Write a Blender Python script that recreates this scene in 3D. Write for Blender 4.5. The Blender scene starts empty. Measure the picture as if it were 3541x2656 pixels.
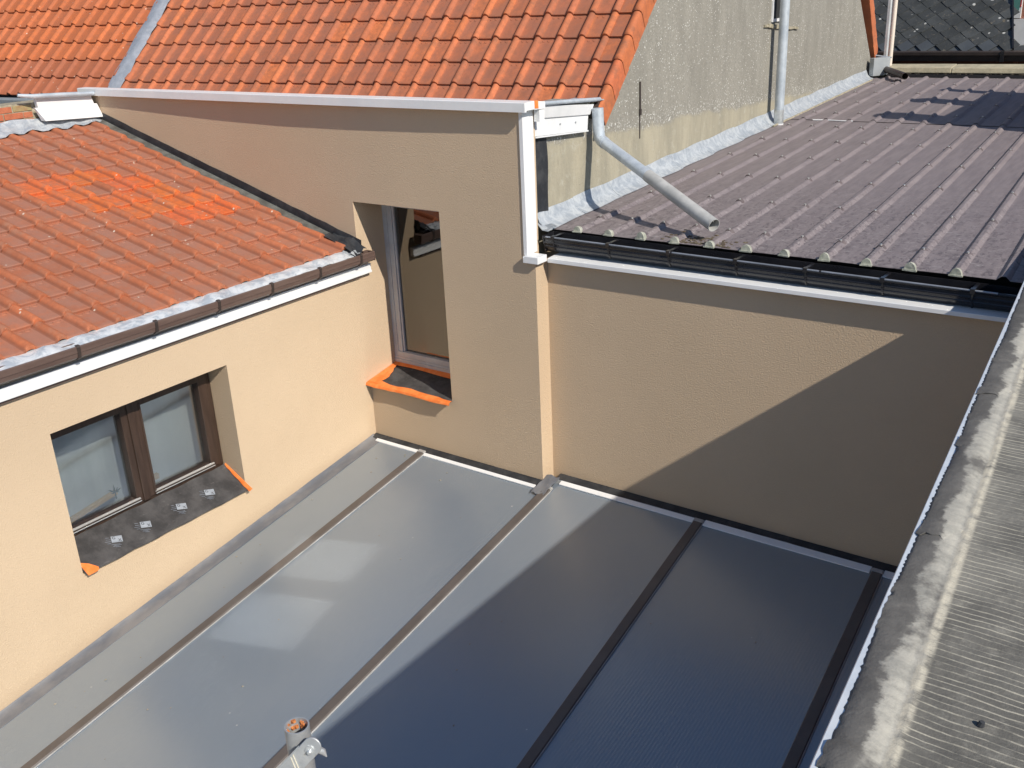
import bpy, bmesh, math, random
from mathutils import Vector, Matrix
import numpy as np

rnd = random.Random(11)
sc = bpy.context.scene
COL = sc.collection

# ------------------------------------------------------------------ camera, sky, sun
CAM_POS = Vector((4.523, -4.515, 2.857))
cam_d = bpy.data.cameras.new("camera")
cam_d.sensor_width = 36.0
cam_d.lens = 34.745
cam_d.clip_start = 0.05
cam_d.clip_end = 500.0
cam = bpy.data.objects.new("camera", cam_d)
COL.objects.link(cam)
CAM_ROT = (0.6346628, 1.19057881, -0.0456453)
cam.matrix_world = Matrix.Translation(CAM_POS) @ (
    Matrix.Rotation(CAM_ROT[0], 4, 'Z') @ Matrix.Rotation(CAM_ROT[1], 4, 'X') @ Matrix.Rotation(CAM_ROT[2], 4, 'Z'))
sc.camera = cam

SUN_TRAVEL = Vector((-1.235, 0.388, -1.0)).normalized()
to_sun = -SUN_TRAVEL
world = bpy.data.worlds.new("World")
sc.world = world
world.use_nodes = True
wn = world.node_tree
wn.nodes.clear()
w_out = wn.nodes.new("ShaderNodeOutputWorld")
w_bg = wn.nodes.new("ShaderNodeBackground")
w_sky = wn.nodes.new("ShaderNodeTexSky")
w_sky.sky_type = 'NISHITA'
w_sky.sun_disc = False
w_sky.sun_elevation = math.asin(to_sun.z)
w_sky.sun_rotation = math.atan2(to_sun.x, to_sun.y)
w_sky.air_density = 1.0
w_sky.dust_density = 0.25
w_sky.ozone_density = 3.5
w_bg.inputs["Strength"].default_value = 0.114
wn.links.new(w_sky.outputs[0], w_bg.inputs["Color"])
wn.links.new(w_bg.outputs[0], w_out.inputs["Surface"])

sun_d = bpy.data.lights.new("sun", 'SUN')
sun_d.energy = 5.0
sun_d.angle = math.radians(0.55)
sun_d.color = (1.0, 0.93, 0.83)
sun = bpy.data.objects.new("sun", sun_d)
sun.rotation_euler = SUN_TRAVEL.to_track_quat('-Z', 'Y').to_euler()
sun.location = (8, -4, 8)
COL.objects.link(sun)

sc.view_settings.view_transform = 'Standard'
sc.view_settings.look = 'None'
sc.view_settings.exposure = 0.0
sc.view_settings.gamma = 1.0
sc.view_settings.use_curve_mapping = False
sc.cycles.max_bounces = 8
sc.cycles.caustics_reflective = True
sc.cycles.blur_glossy = 0.0
sc.cycles.use_guiding = True
sc.cycles.guiding_training_samples = 64
sc.cycles.sample_clamp_indirect = 40.0

# ------------------------------------------------------------------ material helper
MATS = {}

class NT:
    def __init__(self, name):
        self.m = bpy.data.materials.new(name)
        self.m.use_nodes = True
        self.t = self.m.node_tree
        self.t.nodes.clear()
        self.out = self.n("ShaderNodeOutputMaterial")
        self.p = self.n("ShaderNodeBsdfPrincipled")
        self.l(self.p.outputs[0], self.out.inputs[0])
        self.geo = self.n("ShaderNodeNewGeometry")
        self.pos = self.geo.outputs["Position"]
        MATS[name] = self.m
    def n(self, typ, **kw):
        x = self.t.nodes.new(typ)
        for k, v in kw.items():
            setattr(x, k, v)
        return x
    def l(self, a, b):
        self.t.links.new(a, b)
    def map(self, scale=(1, 1, 1), rot=(0, 0, 0), src=None):
        x = self.n("ShaderNodeMapping")
        x.inputs["Scale"].default_value = scale
        x.inputs["Rotation"].default_value = rot
        self.l(src or self.pos, x.inputs["Vector"])
        return x.outputs[0]
    def noise(self, scale, detail=4, rough=.55, vec=None, dist=0):
        x = self.n("ShaderNodeTexNoise")
        x.inputs["Scale"].default_value = scale
        x.inputs["Detail"].default_value = detail
        x.inputs["Roughness"].default_value = rough
        x.inputs["Distortion"].default_value = dist
        self.l(vec or self.pos, x.inputs["Vector"])
        return x.outputs["Fac"]
    def voro(self, scale, vec=None, feature='F1'):
        x = self.n("ShaderNodeTexVoronoi", feature=feature)
        x.inputs["Scale"].default_value = scale
        self.l(vec or self.pos, x.inputs["Vector"])
        return x
    def ramp(self, fac, lo, hi, a=0.0, b=1.0, smooth=True):
        x = self.n("ShaderNodeMapRange", interpolation_type='SMOOTHSTEP' if smooth else 'LINEAR')
        x.inputs["From Min"].default_value = lo
        x.inputs["From Max"].default_value = hi
        x.inputs["To Min"].default_value = a
        x.inputs["To Max"].default_value = b
        self.l(fac, x.inputs["Value"])
        return x.outputs[0]
    def mix(self, fac, a, b, blend='MIX'):
        x = self.n("ShaderNodeMix", data_type='RGBA', blend_type=blend)
        if isinstance(fac, (int, float)):
            x.inputs[0].default_value = fac
        else:
            self.l(fac, x.inputs[0])
        for v, i in ((a, 6), (b, 7)):
            if isinstance(v, (tuple, list)):
                x.inputs[i].default_value = (*v[:3], 1)
            else:
                self.l(v, x.inputs[i])
        return x.outputs[2]
    def math(self, op, a, b=0.0):
        x = self.n("ShaderNodeMath", operation=op)
        for v, i in ((a, 0), (b, 1)):
            if isinstance(v, (int, float)):
                x.inputs[i].default_value = v
            else:
                self.l(v, x.inputs[i])
        return x.outputs[0]
    def sep(self, src=None):
        x = self.n("ShaderNodeSeparateXYZ")
        self.l(src or self.pos, x.inputs[0])
        return x.outputs
    def base(self, c):
        if isinstance(c, (tuple, list)):
            self.p.inputs["Base Color"].default_value = (*c[:3], 1)
        else:
            self.l(c, self.p.inputs["Base Color"])
    def set(self, rough=.6, metal=0.0, spec=.5):
        for k, v in (("Roughness", rough), ("Metallic", metal), ("Specular IOR Level", spec)):
            if isinstance(v, (int, float)):
                self.p.inputs[k].default_value = v
            else:
                self.l(v, self.p.inputs[k])
    def bump(self, h, strength=.3, dist=.01, prev=None):
        x = self.n("ShaderNodeBump")
        x.inputs["Strength"].default_value = strength
        x.inputs["Distance"].default_value = dist
        self.l(h, x.inputs["Height"])
        if prev:
            self.l(prev, x.inputs["Normal"])
        self.l(x.outputs[0], self.p.inputs["Normal"])
        return x.outputs[0]

def simple(name, c, c2=None, scale=6, rough=.6, metal=0.0, spec=.5, bump=0.0, bscale=40, bdist=.004, lo=.35, hi=.65, stretch=(1, 1, 1)):
    k = NT(name)
    if c2:
        v = k.map(stretch) if stretch != (1, 1, 1) else None
        k.base(k.mix(k.ramp(k.noise(scale, 6, .6, v), lo, hi), c, c2))
    else:
        k.base(c)
    k.set(rough, metal, spec)
    if bump:
        k.bump(k.noise(bscale, 4), bump, bdist)
    return k.m

# cream render: trowelled fine grain
k = NT("cream_render")
big = k.noise(1.3, 5, .6)
c = k.mix(k.ramp(big, .3, .7), (.545, .418, .286), (.578, .444, .306))
c = k.mix(k.ramp(k.noise(90, 3), .45, .8, 0, .35), c, (.52, .41, .28))
k.base(c)
k.set(.92, 0, .2)
h1 = k.noise(125, 3, .6, None, .3)
h2 = k.noise(290, 2)
hh = k.math('ADD', h1, k.math('MULTIPLY', h2, .35))
k.bump(hh, .62, .0060)

# pebble-dashed gable above, cement base below
k = NT("pebble_dash")
x, y, zz = k.sep()
edge = k.math('ADD', zz, k.math('MULTIPLY', k.noise(3, 5), -.16))
edge = k.math('ADD', edge, k.math('MULTIPLY', k.noise(40, 3), -.05))
edge = k.math('ADD', edge, k.math('MULTIPLY', y, .045))
up = k.ramp(edge, 1.90, 1.945)
vs = k.map((1, 1, .35))
grey = k.mix(k.ramp(k.noise(6, 7, .7, vs), .25, .75), (.238, .226, .194), (.315, .300, .258))
grey = k.mix(k.ramp(k.noise(70, 4), .4, .75, 0, .55), grey, (.17, .16, .14))
vo = k.voro(52)
cl = k.noise(2.3, 4, .6)
dots = k.math('MULTIPLY', k.ramp(vo.outputs["Distance"], .27, .17), k.ramp(k.noise(24, 2), .47, .55))
dots = k.math('MULTIPLY', dots, k.ramp(cl, .34, .52))
vo2 = k.voro(80)
dots2 = k.math('MULTIPLY', k.ramp(vo2.outputs["Distance"], .22, .12), k.ramp(k.noise(50, 2), .52, .60))
dots2 = k.math('MULTIPLY', dots2, .7)
near = k.math('MULTIPLY', k.ramp(edge, 1.90, 1.94), k.ramp(edge, 2.03, 1.95))
dots2 = k.math('ADD', dots2, k.math('MULTIPLY', near, k.ramp(k.noise(60, 3), .58, .66)))
dd = k.math('MINIMUM', k.math('MAXIMUM', dots, dots2), 1.0)
grey = k.mix(dd, grey, (.72, .71, .66))
bs = k.map((1, 1, .25))
beige = k.mix(k.ramp(k.noise(5, 8, .7, bs), .34, .66), (.40, .362, .272), (.30, .277, .213))
beige = k.mix(k.ramp(k.noise(13, 6, .7), .54, .72, 0, .8), beige, (.43, .405, .33))
beige = k.mix(k.ramp(k.noise(9, 6, .8, k.map((1, 1, .3))), .60, .72, 0, .6), beige, (.17, .16, .12))
k.base(k.mix(up, beige, grey))
k.set(.9, 0, .2)
b1 = k.math('ADD', k.noise(60, 4, .6), k.math('MULTIPLY', dd, .5))
k.bump(b1, .5, .008)

def tile_mat(name, dirt, dirt_amt, spots, pan_col, pan_amt):
    k = NT(name)
    oi = k.n("ShaderNodeObjectInfo")
    cc = oi.outputs["Color"]
    n1 = k.noise(26, 6, .65)
    c = k.mix(k.ramp(n1, .3, .72, 0, .5), cc, (.26, .095, .052))
    st = k.noise(9, 6, .7)
    c = k.mix(k.ramp(st, .46, .70, 0, dirt_amt), c, dirt)
    tc = k.n("ShaderNodeTexCoord")
    ux = k.sep(tc.outputs["Object"])[0]
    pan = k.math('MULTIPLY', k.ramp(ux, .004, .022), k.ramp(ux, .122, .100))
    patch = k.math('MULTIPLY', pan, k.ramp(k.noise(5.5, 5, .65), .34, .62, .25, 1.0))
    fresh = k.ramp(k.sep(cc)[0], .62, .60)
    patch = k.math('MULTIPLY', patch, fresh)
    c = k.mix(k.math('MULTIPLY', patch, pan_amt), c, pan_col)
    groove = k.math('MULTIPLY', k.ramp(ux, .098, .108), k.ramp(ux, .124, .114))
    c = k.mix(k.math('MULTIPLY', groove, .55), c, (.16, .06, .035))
    c = k.mix(k.ramp(k.noise(110, 3), .55, .8, 0, .3), c, (.15, .07, .045))
    if spots:
        v = k.voro(16)
        s = k.math('MULTIPLY', k.ramp(v.outputs["Distance"], .15, .08), k.ramp(k.noise(11, 3), .53, .6))
        c = k.mix(s, c, (.62, .5, .40))
        c = k.mix(k.ramp(k.noise(18, 5, .7), .66, .75, 0, .5), c, (.42, .27, .2))
    k.base(c)
    k.set(.78, 0, .3)
    k.bump(k.noise(140, 3), .25, .002)
    return k.m
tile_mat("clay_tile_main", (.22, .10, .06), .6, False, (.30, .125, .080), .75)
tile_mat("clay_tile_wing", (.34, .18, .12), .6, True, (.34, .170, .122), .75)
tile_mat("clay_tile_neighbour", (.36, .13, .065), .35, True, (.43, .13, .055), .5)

simple("white_aluminium", (.80, .80, .79), (.74, .75, .75), 4, .38, 0, .5)
simple("white_plastic", (.76, .76, .76), (.68, .69, .69), 5, .3, 0, .5)
k = NT("zinc")
c = k.mix(k.ramp(k.noise(11, 6, .7), .3, .7), (.40, .45, .50), (.55, .60, .64))
c = k.mix(k.ramp(k.noise(45, 4), .5, .8, 0, .5), c, (.30, .35, .40))
k.base(c); k.set(.48, .25, .5); k.bump(k.noise(30, 4), .1, .004)
k = NT("lead")
c = k.mix(k.ramp(k.noise(14, 7, .75, None, 1.0), .36, .64), (.30, .335, .375), (.50, .525, .54))
c = k.mix(k.ramp(k.noise(33, 5, .7), .56, .72, 0, .6), c, (.22, .25, .30))
k.base(c); k.set(.52, .15, .5); k.bump(k.noise(12, 3, .5), .12, .006)
k = NT("lead_bright")
c = k.mix(k.ramp(k.noise(13, 6, .7, k.map((1, 1, 1)), .8), .38, .60), (.42, .46, .50), (.68, .70, .71))
c = k.mix(k.ramp(k.noise(24, 5, .7), .58, .70, 0, .55), c, (.34, .37, .42))
k.base(c); k.set(.5, .1, .5); k.bump(k.noise(14, 4), .25, .010)
k = NT("lead_grey")
c = k.mix(k.ramp(k.noise(10, 7, .7), .35, .65), (.27, .295, .335), (.38, .40, .44))
k.base(c); k.set(.6, .1, .4); k.bump(k.noise(18, 5), .35, .012)
simple("black_plastic", (.013, .013, .016), (.02, .02, .023), 8, .25, 0, .5)
simple("channel_grey", (.55, .57, .58), (.42, .45, .47), 9, .45, 0)
simple("lip_glint_grey", (.30, .32, .36), (.22, .235, .26), 9, .25, .2)  # pale grey that paints the sky's glint on the shed gutter lip
simple("brown_plastic", (.105, .068, .056), (.14, .095, .078), 7, .42, 0, .4, stretch=(3, .4, 3))
simple("dark_brown_plastic", (.035, .026, .023), (.05, .036, .03), 9, .5)
k = NT("black_membrane")
c = k.mix(k.ramp(k.noise(8, 7, .7), .4, .66), (.022, .024, .028), (.05, .052, .055))
c = k.mix(k.ramp(k.noise(26, 6, .8), .62, .75, 0, .6), c, (.14, .135, .125))
k.base(c); k.set(.6, 0, .4); k.bump(k.noise(25, 5), .3, .01)
k = NT("sill_sheet")
c = k.mix(k.ramp(k.noise(7, 7, .7), .35, .66), (.042, .040, .040), (.085, .081, .080))
c = k.mix(k.ramp(k.noise(22, 6, .75, k.map((1, .5, 1))), .58, .72, 0, .6), c, (.17, .16, .155))
k.base(c); k.set(.75, 0, .3); k.bump(k.noise(25, 5), .3, .01)
k = NT("grey_membrane")
c = k.mix(k.ramp(k.noise(9, 7, .7), .36, .64), (.082, .08, .07), (.15, .15, .135))
k.base(c); k.set(.75, 0, .3); k.bump(k.noise(40, 5), .3, .008)
simple("orange_tape", (.83, .19, .035), (.90, .27, .07), 22, .5, 0, .4, .3, 30, .006)
k = NT("corrugated_paint")
vs = k.map((7, .9, 1), (0, 0, .045))
c = k.mix(k.ramp(k.noise(4.5, 6, .65, vs), .32, .68), (.182, .154, .157), (.230, .196, .196))
c = k.mix(k.ramp(k.noise(2.2, 6, .7), .5, .75, 0, .5), c, (.20, .165, .168))
x, y, zz = k.sep()
near_e = k.ramp(y, 2.6, .5, 0, 1)
sc1 = k.noise(16, 7, .75, k.map((1.6, .8, 1), (0, 0, .5)), 1.5)
c = k.mix(k.math('MULTIPLY', k.ramp(sc1, .50, .62), near_e), c, (.105, .088, .092))
sc2 = k.noise(30, 6, .7, k.map((.7, 1.6, 1), (0, 0, .3)), 1.0)
c = k.mix(k.math('MULTIPLY', k.ramp(sc2, .56, .64, 0, .7), near_e), c, (.36, .33, .32))
c = k.mix(k.ramp(k.noise(60, 4), .62, .8, 0, .4), c, (.15, .12, .12))
k.base(c); k.set(.62, 0, .35); k.bump(k.noise(14, 4), .08, .01)
simple("screw_cap_paint", (.10, .078, .075), (.15, .12, .115), 20, .5)
simple("screw_steel", (.6, .6, .58), None, 5, .35, .7)
simple("foam_filler", (.30, .31, .25), (.48, .48, .40), 30, .6, 0, .4, .4, 60, .006)
# polycarbonate sheets: fine flutes running down the slope
k = NT("polycarbonate")
x, y, zz = k.sep()
c = k.mix(k.ramp(k.noise(1.6, 2, .5), .3, .7), (.172, .206, .248), (.186, .218, .258))
c = k.mix(k.ramp(k.noise(5, 3, .5, k.map((1, .25, 1))), .5, .8, 0, .25), c, (.21, .238, .27))
sp = k.voro(9)
spk = k.math('MULTIPLY', k.ramp(sp.outputs["Distance"], .055, .03), k.ramp(k.noise(4, 3), .52, .6))
c = k.mix(spk, c, (.55, .55, .52))
k.base(c)
k.set(.31, 0, .5)
k.p.inputs['IOR'].default_value = 2.7
k.p.inputs['Specular Tint'].default_value = (.84, .95, 1.0, 1)
wv = k.n("ShaderNodeTexWave", wave_type='BANDS', bands_direction='X', wave_profile='SIN')
wv.inputs["Scale"].default_value = 19.0
wv.inputs["Distortion"].default_value = .15
k.l(k.map((1, 1, 1), (0, 0, 0)), wv.inputs["Vector"])
bb = k.bump(wv.outputs["Fac"], .14, .0026)
k.bump(k.noise(1.4, 2), .02, .02, bb)
simple("bar_brown", (.098, .084, .076), (.12, .104, .095), 5, .42, 0, .45)
simple("gasket_grey", (.30, .295, .285), (.42, .41, .40), 8, .4)
simple("strip_dark", (.12, .13, .15), (.20, .20, .205), 7, .5, 0, .4, stretch=(1, .5, 1))
k = NT("roofing_felt")
x, y, zz = k.sep()
e = k.math('ADD', k.math('ADD', x, -3.953), k.math('MULTIPLY', k.math('ADD', y, .315), .0796))
nlow = k.noise(4.2, 7, .7)
nh = k.noise(16, 6, .7, k.map((.5, 1.6, 1)))
dark = k.mix(k.ramp(k.noise(9, 7, .7), .3, .7), (.105, .100, .092), (.165, .157, .143))
dark = k.mix(k.ramp(k.noise(28, 6, .7, k.map((.6, 1, 1))), .55, .75, 0, .5), dark, (.24, .225, .195))
bed = k.math('ADD', e, k.math('MULTIPLY', k.math('SUBTRACT', nlow, .5), .13))
bed = k.math('ADD', bed, k.math('MULTIPLY', k.math('SUBTRACT', nh, .5), .035))
pale = k.mix(k.ramp(nh, .35, .7), (.43, .41, .355), (.31, .30, .265))
hump = k.math('MULTIPLY', k.ramp(bed, .041, .054), k.ramp(e, .098, .088))
c = k.mix(k.math('MULTIPLY', hump, k.ramp(k.noise(3.1, 6, .7), .36, .5)), dark, pale)
flat = k.ramp(e, .082, .10)
wf = k.n("ShaderNodeTexWave", wave_type='BANDS', bands_direction='Y', wave_profile='SIN')
wf.inputs["Scale"].default_value = 17.5
wf.inputs["Distortion"].default_value = 2.2
wf.inputs["Detail"].default_value = 2
wf.inputs["Detail Scale"].default_value = .8
k.l(k.map((1, 1, 0)), wf.inputs["Vector"])
line = k.ramp(wf.outputs["Fac"], .84, .99)
fl = k.mix(k.ramp(k.noise(3, 7, .7), .38, .66), (.12, .115, .102), (.215, .205, .178))
fl = k.mix(k.ramp(k.noise(22, 6, .75), .5, .72, 0, .6), fl, (.29, .275, .235))
thread = k.math('MULTIPLY', line, k.ramp(k.noise(9, 7, .75), .36, .60, .05, .8))
fl = k.mix(thread, fl, (.47, .44, .355))
c = k.mix(flat, c, fl)
crease = k.math('MULTIPLY', k.ramp(e, .078, .086), k.ramp(e, .104, .095))
c = k.mix(k.math('MULTIPLY', crease, k.ramp(nh, .3, .55)), c, (.48, .445, .36))
k.base(c)
k.set(.85, 0, .25)
b0 = k.bump(k.noise(55, 5, .7), .45, .006)
k.bump(k.math('MULTIPLY', line, flat), .35, .003, b0)
simple("edge_strip_metal", (.62, .67, .72), (.72, .76, .79), 20, .35, .2)
k = NT("slate")
oi = k.n("ShaderNodeObjectInfo")
c = k.mix(k.ramp(k.noise(5, 6, .7), .3, .7, 0, .6), oi.outputs["Color"], (.026, .028, .026))
v = k.voro(9)
s = k.math('MULTIPLY', k.ramp(v.outputs["Distance"], .22, .1), k.ramp(k.noise(6, 4), .5, .58))
c = k.mix(s, c, (.5, .5, .47))
c = k.mix(k.ramp(k.noise(14, 6, .7, None, 1.2), .58, .66, 0, .75), c, (.15, .13, .10))
k.base(c); k.set(.55, 0, .4); k.bump(k.noise(40, 4), .25, .01)
simple("slate_clean", (.07, .078, .084), (.056, .062, .068), 3, .45)
k = NT("coping_concrete")
c = k.mix(k.ramp(k.noise(6, 6, .7), .35, .65), (.46, .41, .29), (.33, .30, .215))
x, y, zz = k.sep()
c = k.mix(k.math('MULTIPLY', k.ramp(zz, 1.815, 1.79), k.ramp(k.noise(18, 6, .7), .4, .6)), c, (.10, .09, .065))
k.base(c); k.set(.9, 0, .2); k.bump(k.noise(50, 4), .4, .008)
k = NT("brick")
oi = k.n("ShaderNodeObjectInfo")
c = k.mix(k.ramp(k.noise(30, 6, .7), .35, .75, 0, .6), oi.outputs["Color"], (.26, .09, .05))
k.base(c); k.set(.85, 0, .2); k.bump(k.noise(90, 4), .5, .004)
simple("brick_dark", (.12, .045, .03), (.17, .06, .04), 9, .85)
simple("mortar", (.42, .37, .28), (.26, .24, .17), 25, .95, 0, .1, .6, 70, .006)
k = NT("rusty_paint")
k.base(k.mix(k.ramp(k.noise(9, 7, .75, k.map((1, 1, .35))), .57, .64), (.70, .62, .53), (.33, .13, .045)))
k.set(.6); k.bump(k.noise(30, 4), .2, .004)
simple("galvanised", (.46, .49, .50), (.60, .62, .62), 28, .36, .55)
k = NT("galvanised_dirty")
c = k.mix(k.ramp(k.noise(30, 6, .7), .35, .7), (.40, .42, .43), (.52, .53, .52))
c = k.mix(k.ramp(k.noise(75, 5, .7), .58, .70), c, (.33, .31, .27))
k.base(c); k.set(.42, .45, .5); k.bump(k.noise(120, 4), .3, .001)
k = NT("rust_flake")
k.base(k.mix(k.ramp(k.noise(160, 5), .4, .6), (.62, .22, .06), (.35, .12, .04)))
k.set(.9); k.bump(k.noise(300, 4), .6, .002)
simple("tie_cream", (.70, .66, .52), None, 5, .5)
simple("pvc_pipe", (.36, .36, .345), (.46, .455, .435), 10, .45, 0, .4)
simple("dark_inside", (.02, .02, .02), None, 5, .9)
simple("grey_metal", (.30, .325, .34), (.34, .36, .37), 6, .5, .1)
simple("wood_frame_brown", (.034, .020, .014), (.052, .031, .022), 6, .4, 0, .5, stretch=(9, 9, .8))
simple("aluminium_bright", (.72, .72, .7), None, 5, .25, .6)
simple("grey_white_frame", (.54, .53, .52), (.47, .45, .45), 9, .45)
simple("curtain", (.80, .85, .85), (.72, .775, .78), 2.5, .9, stretch=(1, 6, .3))
simple("wood_pale", (.80, .56, .25), (.70, .46, .18), 9, .6, stretch=(1, 1, 8))
simple("sprig_green", (.035, .075, .03), (.07, .12, .05), 30, .6)
simple("room_dark", (.055, .05, .045), None, 5, .9)
simple("print_white", (.34, .37, .41), (.27, .295, .33), 30, .7)
simple("print_grey", (.20, .22, .25), (.13, .14, .165), 60, .7)
simple("print_dark", (.035, .036, .04), None, 5, .8)
simple("ground_paving", (.17, .16, .15), (.22, .21, .19), 3, .9, 0, .3, .3, 30, .01)
simple("house_brick_plain", (.24, .10, .065), (.19, .08, .05), 5, .9)
simple("debris_brown", (.10, .07, .045), (.2, .17, .12), 60, .95, 0, .2, .6, 60, .01)
simple("terracotta_pot", (.42, .15, .07), (.34, .12, .06), 8, .8)
simple("plain_orange_tile", (.50, .15, .06), (.40, .125, .055), 8, .8)
simple("teal_glass", (.10, .25, .22), None, 5, .15, 0, .6)
simple("red_paint", (.42, .05, .05), None, 5, .5)

def glass_mat(name, refl, rough, tint):
    k = NT(name)
    k.t.nodes.remove(k.p)
    tr = k.n("ShaderNodeBsdfTransparent"); tr.inputs[0].default_value = (*tint, 1)
    gl = k.n("ShaderNodeBsdfGlossy"); gl.inputs["Roughness"].default_value = rough
    gl.inputs["Color"].default_value = (1, 1, 1, 1)
    fr = k.n("ShaderNodeFresnel"); fr.inputs["IOR"].default_value = 1.52
    f = k.ramp(fr.outputs[0], 0, 1, refl, 1.0, False)
    mx = k.n("ShaderNodeMixShader")
    k.l(f, mx.inputs[0]); k.l(tr.outputs[0], mx.inputs[1]); k.l(gl.outputs[0], mx.inputs[2])
    k.l(mx.outputs[0], k.out.inputs[0])
    return k.m
glass_mat("window_glass", .32, .075, (.95, .97, .97))
glass_mat("clear_glass", 0.0, .0, (.96, .98, .97))
glass_mat("tower_glass", .10, .006, (.55, .55, .55))

# ------------------------------------------------------------------ mesh helper
class MB:
    def __init__(self):
        self.v = []; self.f = []; self.mi = []; self.cur = 0
    def add(self, vs, fs):
        o = len(self.v)
        self.v += [tuple(p) for p in vs]
        self.f += [tuple(i + o for i in q) for q in fs]
        self.mi += [self.cur] * len(fs)
        return self
    def hexa(self, p):      # 8 points, bottom ring 0-3, top ring 4-7 (same order)
        return self.add(p, [(0, 3, 2, 1), (4, 5, 6, 7), (0, 1, 5, 4), (1, 2, 6, 5), (2, 3, 7, 6), (3, 0, 4, 7)])
    def box(self, x0, x1, y0, y1, z0, z1):
        return self.hexa([(x0, y0, z0), (x1, y0, z0), (x1, y1, z0), (x0, y1, z0), (x0, y0, z1), (x1, y0, z1), (x1, y1, z1), (x0, y1, z1)])
    def bar(self, a, b, s, t):   # box whose edge a->b is the long direction, cross-section vectors s,t centred on the line
        a, b, s, t = map(Vector, (a, b, s, t))
        r = [a - s - t, a + s - t, a + s + t, a - s + t]
        q = [b - s - t, b + s - t, b + s + t, b - s + t]
        return self.hexa(r + q)
    def loft(self, rings, closed=True, caps=True):
        n = len(rings[0]); fs = []
        for i in range(len(rings) - 1):
            for j in range(n if closed else n - 1):
                k2 = (j + 1) % n
                fs.append((i * n + j, i * n + k2, (i + 1) * n + k2, (i + 1) * n + j))
        if caps and closed:
            fs.append(tuple(reversed(range(n))))
            fs.append(tuple(range((len(rings) - 1) * n, len(rings) * n)))
        return self.add([p for r in rings for p in r], fs)
    def extrude(self, prof, vec):
        vec = Vector(vec)
        return self.loft([[Vector(p) for p in prof], [Vector(p) + vec for p in prof]])
    def tube(self, path, r, seg=14, caps=True):
        path = [Vector(p) for p in path]
        rr = r if isinstance(r, (list, tuple)) else [r] * len(path)
        rings = []
        up = None
        for i, p in enumerate(path):
            d = (path[min(i + 1, len(path) - 1)] - path[max(i - 1, 0)]).normalized()
            if up is None:
                up = d.orthogonal().normalized()
            up = (up - d * up.dot(d)).normalized()
            s = d.cross(up)
            rings.append([p + (up * math.cos(2 * math.pi * j / seg) + s * math.sin(2 * math.pi * j / seg)) * rr[i] for j in range(seg)])
        return self.loft(rings, True, caps)
    def pipe(self, path, r, wall, seg=20, bottom=True):   # hollow, open at the last point
        a = [Vector(p) for p in path]
        d = (a[-1] - a[-2]).normalized()
        inner = [a[-1], a[-1] - d * min(.25, (a[-1] - a[-2]).length * .95)]
        self.tube(a, r, seg, False)
        n = seg
        o = len(self.v) - n
        up = (Vector(self.v[o]) - a[-1]).normalized(); s = d.cross(up)
        def ring(c, rad):
            return [c + (up * math.cos(2 * math.pi * j / n) + s * math.sin(2 * math.pi * j / n)) * rad for j in range(n)]
        r1 = ring(inner[0], r - wall); r2 = ring(inner[1], r - wall)
        b = len(self.v)
        self.v += [tuple(p) for p in r1 + r2]
        for j in range(n):
            k2 = (j + 1) % n
            self.f.append((o + j, o + k2, b + k2, b + j)); self.mi.append(self.cur)
            self.f.append((b + j, b + k2, b + n + k2, b + n + j)); self.mi.append(self.cur)
        self.f.append(tuple(b + n + j for j in range(n))); self.mi.append(self.cur)
        return self
    def grid(self, pts):     # pts[i][j]
        n, m = len(pts), len(pts[0])
        fs = [(i * m + j, i * m + j + 1, (i + 1) * m + j + 1, (i + 1) * m + j) for i in range(n - 1) for j in range(m - 1)]
        return self.add([p for r in pts for p in r], fs)
    def sheet(self, pts, th):   # grid with thickness downwards (-z)
        n, m = len(pts), len(pts[0])
        top = [[Vector(p) for p in r] for r in pts]
        low = [[p - Vector(th if not isinstance(th, (int, float)) else (0, 0, th)) for p in r] for r in top]
        self.grid(top)
        o = len(self.v)
        self.grid(list(reversed(low)))
        def q(i, j): return o - n * m + i * m + j
        def w(i, j): return o + (n - 1 - i) * m + j
        for j in range(m - 1):
            self.f += [(q(0, j), w(0, j), w(0, j + 1), q(0, j + 1)), (q(n - 1, j), q(n - 1, j + 1), w(n - 1, j + 1), w(n - 1, j))]
            self.mi += [self.cur] * 2
        for i in range(n - 1):
            self.f += [(q(i, 0), q(i + 1, 0), w(i + 1, 0), w(i, 0)), (q(i, m - 1), w(i, m - 1), w(i + 1, m - 1), q(i + 1, m - 1))]
            self.mi += [self.cur] * 2
        return self
    def mesh(self, name, mats, smooth=None):
        me = bpy.data.meshes.new(name)
        me.from_pydata(self.v, [], self.f)
        for m in (mats if isinstance(mats, (list, tuple)) else [mats]):
            me.materials.append(MATS[m])
        me.polygons.foreach_set("material_index", self.mi)
        bm = bmesh.new(); bm.from_mesh(me)
        bmesh.ops.recalc_face_normals(bm, faces=bm.faces)
        bm.to_mesh(me); bm.free()
        if smooth is not None:
            me.polygons.foreach_set("use_smooth", [True] * len(me.polygons))
            me.set_sharp_from_angle(angle=math.radians(smooth))
        me.update()
        return me
    def build(self, name, mats, parent=None, smooth=None, bevel=0.0, **props):
        return link(name, self.mesh(name, mats, smooth), parent, None, bevel, **props)

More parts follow.
